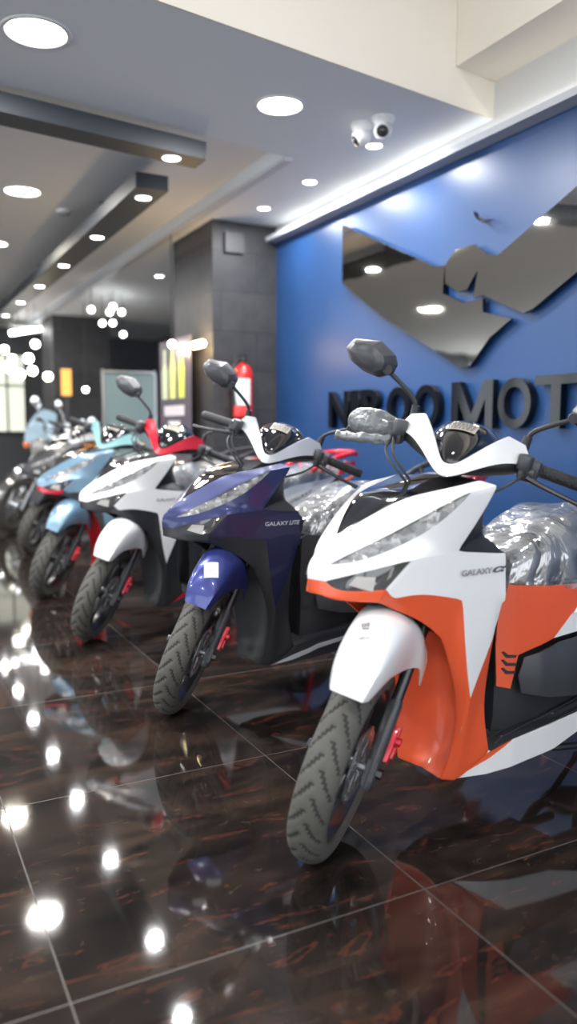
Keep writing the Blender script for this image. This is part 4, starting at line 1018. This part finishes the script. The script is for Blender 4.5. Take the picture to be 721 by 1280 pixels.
# ------------------------------------------------------------------ motorcycles behind the scooters
def make_motorcycle(x, y, yaw, steer, tank_m, label, screen=None):
    root = empty('motorcycle', (x,y,0), (-.08,0,PI+yaw), label=label, cat='motorcycle', group='motorcycles at the far end')
    a = Vector((-math.sin(R(27)),0,math.cos(R(27)))); SMm = Matrix.Translation((.09,0,0)) @ Matrix.Rotation(steer,4,a) @ Matrix.Translation((-.09,0,0))
    Rw = .30
    def P(name, key, fn, m, parent=root, mt=None): return link(name, cached(('mc',key), fn), m, parent, mt)
    tm = lambda: MB().lathe([(Rw-.06+.058*math.cos(t), .045*math.sin(t)) for t in [-PI*.75+PI*1.5*k/12 for k in range(13)]], axis='y', n=56).mesh('t', angle=60)
    def rm():
        mb = MB().lathe([(Rw-.055,-.03),(Rw-.075,-.022),(Rw-.08,0),(Rw-.075,.022),(Rw-.055,.03),(Rw-.06,0),(Rw-.055,-.03)], axis='y', n=48); mb.lathe([(0,-.05),(.04,-.05),(.04,.05),(0,.05)], axis='y', n=20)
        for k in range(18):
            t = 2*PI*k/18; t2 = t+(.25 if k % 2 else -.25); mb.tube([(.035*math.cos(t),.03*(-1)**k,.035*math.sin(t)),((Rw-.075)*math.cos(t2),0,(Rw-.075)*math.sin(t2))], .003, 5)
        return mb.mesh('r')
    for nm, M_ in (('front_wheel', SMm @ Matrix.Translation((0,0,Rw))), ('rear_wheel', Matrix.Translation((-1.32,0,Rw)))):
        w = P(nm, 'rim', rm, chrome, root, M_); P('tyre', 'tyre', tm, rubber, w)
    def fork(s):
        b = Vector((0,s*.085,Rw)); return MB().tube([b-a*.03, b+a*.26], .024, 12).tube([b+a*.25, b+a*.62], .018, 12, mi=1).mesh('f')
    for s in (1,-1): P('fork_leg', ('fork',s), lambda s=s: fork(s), [alu, chrome], root, SMm)
    P('front_fender', 'fend', lambda: MB().loft([[Vector(((Rw+.02-abs(u)*.02)*math.cos(t), .055*u, Rw+(Rw+.02-abs(u)*.02)*math.sin(t))) for u in (-1,-.5,0,.5,1)] for t in [R(20+14*k) for k in range(10)]], caps=False, closed=False).mesh('fd', solid=.004), chrome, root, SMm)
    hl = P('headlight', 'hl', lambda: MB().lathe([(0,-.17),(.05,-.165),(.085,-.12),(.100,-.05),(.104,0),(.098,.006),(.095,0)], axis='x', n=32, c=(-.20,0,.86)).mesh('h'), chrome, root, SMm)
    P('headlight_glass', 'hg', lambda: MB().lathe([(0,.018),(.05,.014),(.096,0)], axis='x', n=32, c=(-.20,0,.86)).mesh('hg'), reflm, hl)
    for s in (1,-1): P('turn_signal', ('ts',s), lambda s=s: MB().lathe([(0,-.05),(.02,-.045),(.033,-.01),(.034,0),(0,.008)], axis='x', n=18, c=(-.22,s*.19,.84)).tube([(-.25,s*.10,.84),(-.25,s*.17,.84)], .008, 6).mesh('ts'), amber, root, SMm)
    P('handlebar', 'hb', lambda: MB().tube([(-.58,-.38,1.02),(-.50,-.24,1.05),(-.36,-.09,.98),(-.36,.09,.98),(-.50,.24,1.05),(-.58,.38,1.02)], .012, 10, smooth=2).tube([(-.60,.42,1.015),(-.53,.29,1.04)], .018, 10, mi=1).tube([(-.60,-.42,1.015),(-.53,-.29,1.04)], .018, 10, mi=1).mesh('hb'), [chrome, grip_m], root, SMm)
    for s in (1,-1):
        ms = P('mirror_stem', ('ms',s), lambda s=s: MB().tube([(-.50,s*.27,1.05),(-.48,s*.30,1.15),(-.48,s*.36,1.20)], .006, 8, smooth=1).mesh('ms'), chrome, root, SMm)
        P('mirror_head', ('mh',s), lambda s=s: MB().lathe([(0,0),(.04,.004),(.056,.012),(.05,.026),(0,.034)], axis='x', n=24, c=(-.50,s*.38,1.23)).mesh('mh'), chrome, ms)
    P('fuel_tank', 'tank', lambda: MB().loft([[Vector((x_, w_*math.cos(t), z_+h_*math.sin(t))) for t in [2*PI*k/16 for k in range(16)]] for x_, w_, z_, h_ in ((-.33,.05,.86,.05),(-.38,.11,.87,.085),(-.50,.15,.87,.11),(-.62,.145,.85,.10),(-.74,.09,.80,.06),(-.78,.05,.78,.03))]).mesh('tk', sub=1, angle=80), tank_m)
    P('seat', 'seat', lambda: MB().loft([[Vector((x_, w_*math.cos(t), z_+.045*math.sin(t))) for t in [2*PI*k/14 for k in range(14)]] for x_, w_, z_ in ((-.74,.07,.79),(-.80,.12,.77),(-1.0,.14,.77),(-1.2,.13,.80),(-1.45,.11,.84),(-1.52,.06,.85))]).mesh('st', sub=1, angle=80), tan)
    P('frame', 'fr', lambda: MB().tube([(-.40,.04,.86),(-.44,.06,.45),(-.56,.08,.27),(-1.0,.09,.27),(-1.32,.09,.30)], .016, 8, smooth=1).tube([(-.40,-.04,.86),(-.44,-.06,.45),(-.56,-.08,.27),(-1.0,-.09,.27),(-1.32,-.09,.30)], .016, 8, smooth=1).tube([(-.40,0,.88),(-.8,0,.74),(-1.45,0,.76)], .02, 8, smooth=1).mesh('fr'), matblk)
    def eng():
        mb = MB(); mb.prism([(-.52,.28),(-.50,.42),(-.66,.46),(-.95,.46),(-1.02,.36),(-.92,.25)], 'y', -.13, .13); mb.lathe([(0,.13),(.09,.13),(.085,.155),(0,.16)], c=(-.86,0,.36), axis='y', n=24); mb.lathe([(0,-.16),(.085,-.155),(.09,-.13),(0,-.13)], c=(-.86,0,.36), axis='y', n=24)
        return mb.mesh('en', bevel=.01)
    P('engine', 'en', eng, alu)
    P('cylinder', 'cy', lambda: [MB()][0].join(mcfins()).mesh('cy', smooth=False), metal_d)
    P('exhaust_pipe', 'ex', lambda: MB().tube([(-.52,.07,.60),(-.40,.12,.52),(-.46,.15,.28),(-.80,.17,.22),(-1.0,.175,.24)], .018, 10, smooth=2).tube([(-.98,.175,.24),(-1.05,.178,.25),(-1.55,.19,.32),(-1.58,.19,.325)], [.02,.04,.048,.03], 16).mesh('ex'), chrome)
    P('rear_fender', 'rfd', lambda: MB().loft([[Vector((-1.32-(Rw+.03)*math.cos(t), .065*u, Rw+(Rw+.03-abs(u)*.015)*math.sin(t))) for u in (-1,-.5,0,.5,1)] for t in [R(15+14*k) for k in range(9)]], caps=False, closed=False).mesh('rfd', solid=.004), chrome)
    P('tail_light', 'tl', lambda: MB().box((-1.60,0,.70),(.05,.10,.06)).mesh('tl', bevel=.01), redlens)
    P('rear_shock', 'sk', lambda: MB().tube([(-1.30,.11,.34),(-1.20,.12,.72)], .016, 10).tube([(-1.30,-.11,.34),(-1.20,-.12,.72)], .016, 10).mesh('sk'), chrome)
    if screen: P('windshield', 'ws', lambda: MB().loft([[Vector((x_+.06*u*u-.06, w_*u, z_)) for u in (-1,-.6,-.2,.2,.6,1)] for x_, w_, z_ in ((-.12,.17,.80),(-.13,.22,.95),(-.20,.21,1.12),(-.28,.15,1.28))], caps=False, closed=False).mesh('ws', solid=.006, sub=1), screen, root, SMm)
def mcfins():
    mb = MB()
    for k in range(8): mb.box((-.60-.006*k,0,.47+.022*k),(.15,.16,.010),Matrix.Rotation(R(-12),3,'Y'))
    mb.box((-.62,0,.55),(.11,.12,.20)); return mb
tanko = mat('orange_tank_paint', (.80,.26,.02), .25, coat=.6)
screenb = mat('pale_blue_fairing', (.34,.48,.58), .2, coat=.5)
make_motorcycle(1.22, 8.35, .2, .5, gloss, 'chrome motorcycle cut by the left edge of the photo, nearest of the far bikes')
make_motorcycle(1.62, 9.3, .15, .45, tanko, 'chrome motorcycle with an orange fuel tank far back')
make_motorcycle(1.60, 10.4, .15, .5, gloss, 'motorcycle with a pale blue windshield far back', screenb)

# world: daylight coming through the open shop front on the left
w = bpy.data.worlds.new('daylight'); S.world = w; w.use_nodes = True
bg = w.node_tree.nodes['Background']; bg.inputs[0].default_value = (.90,.95,1,1); bg.inputs[1].default_value = 2.9
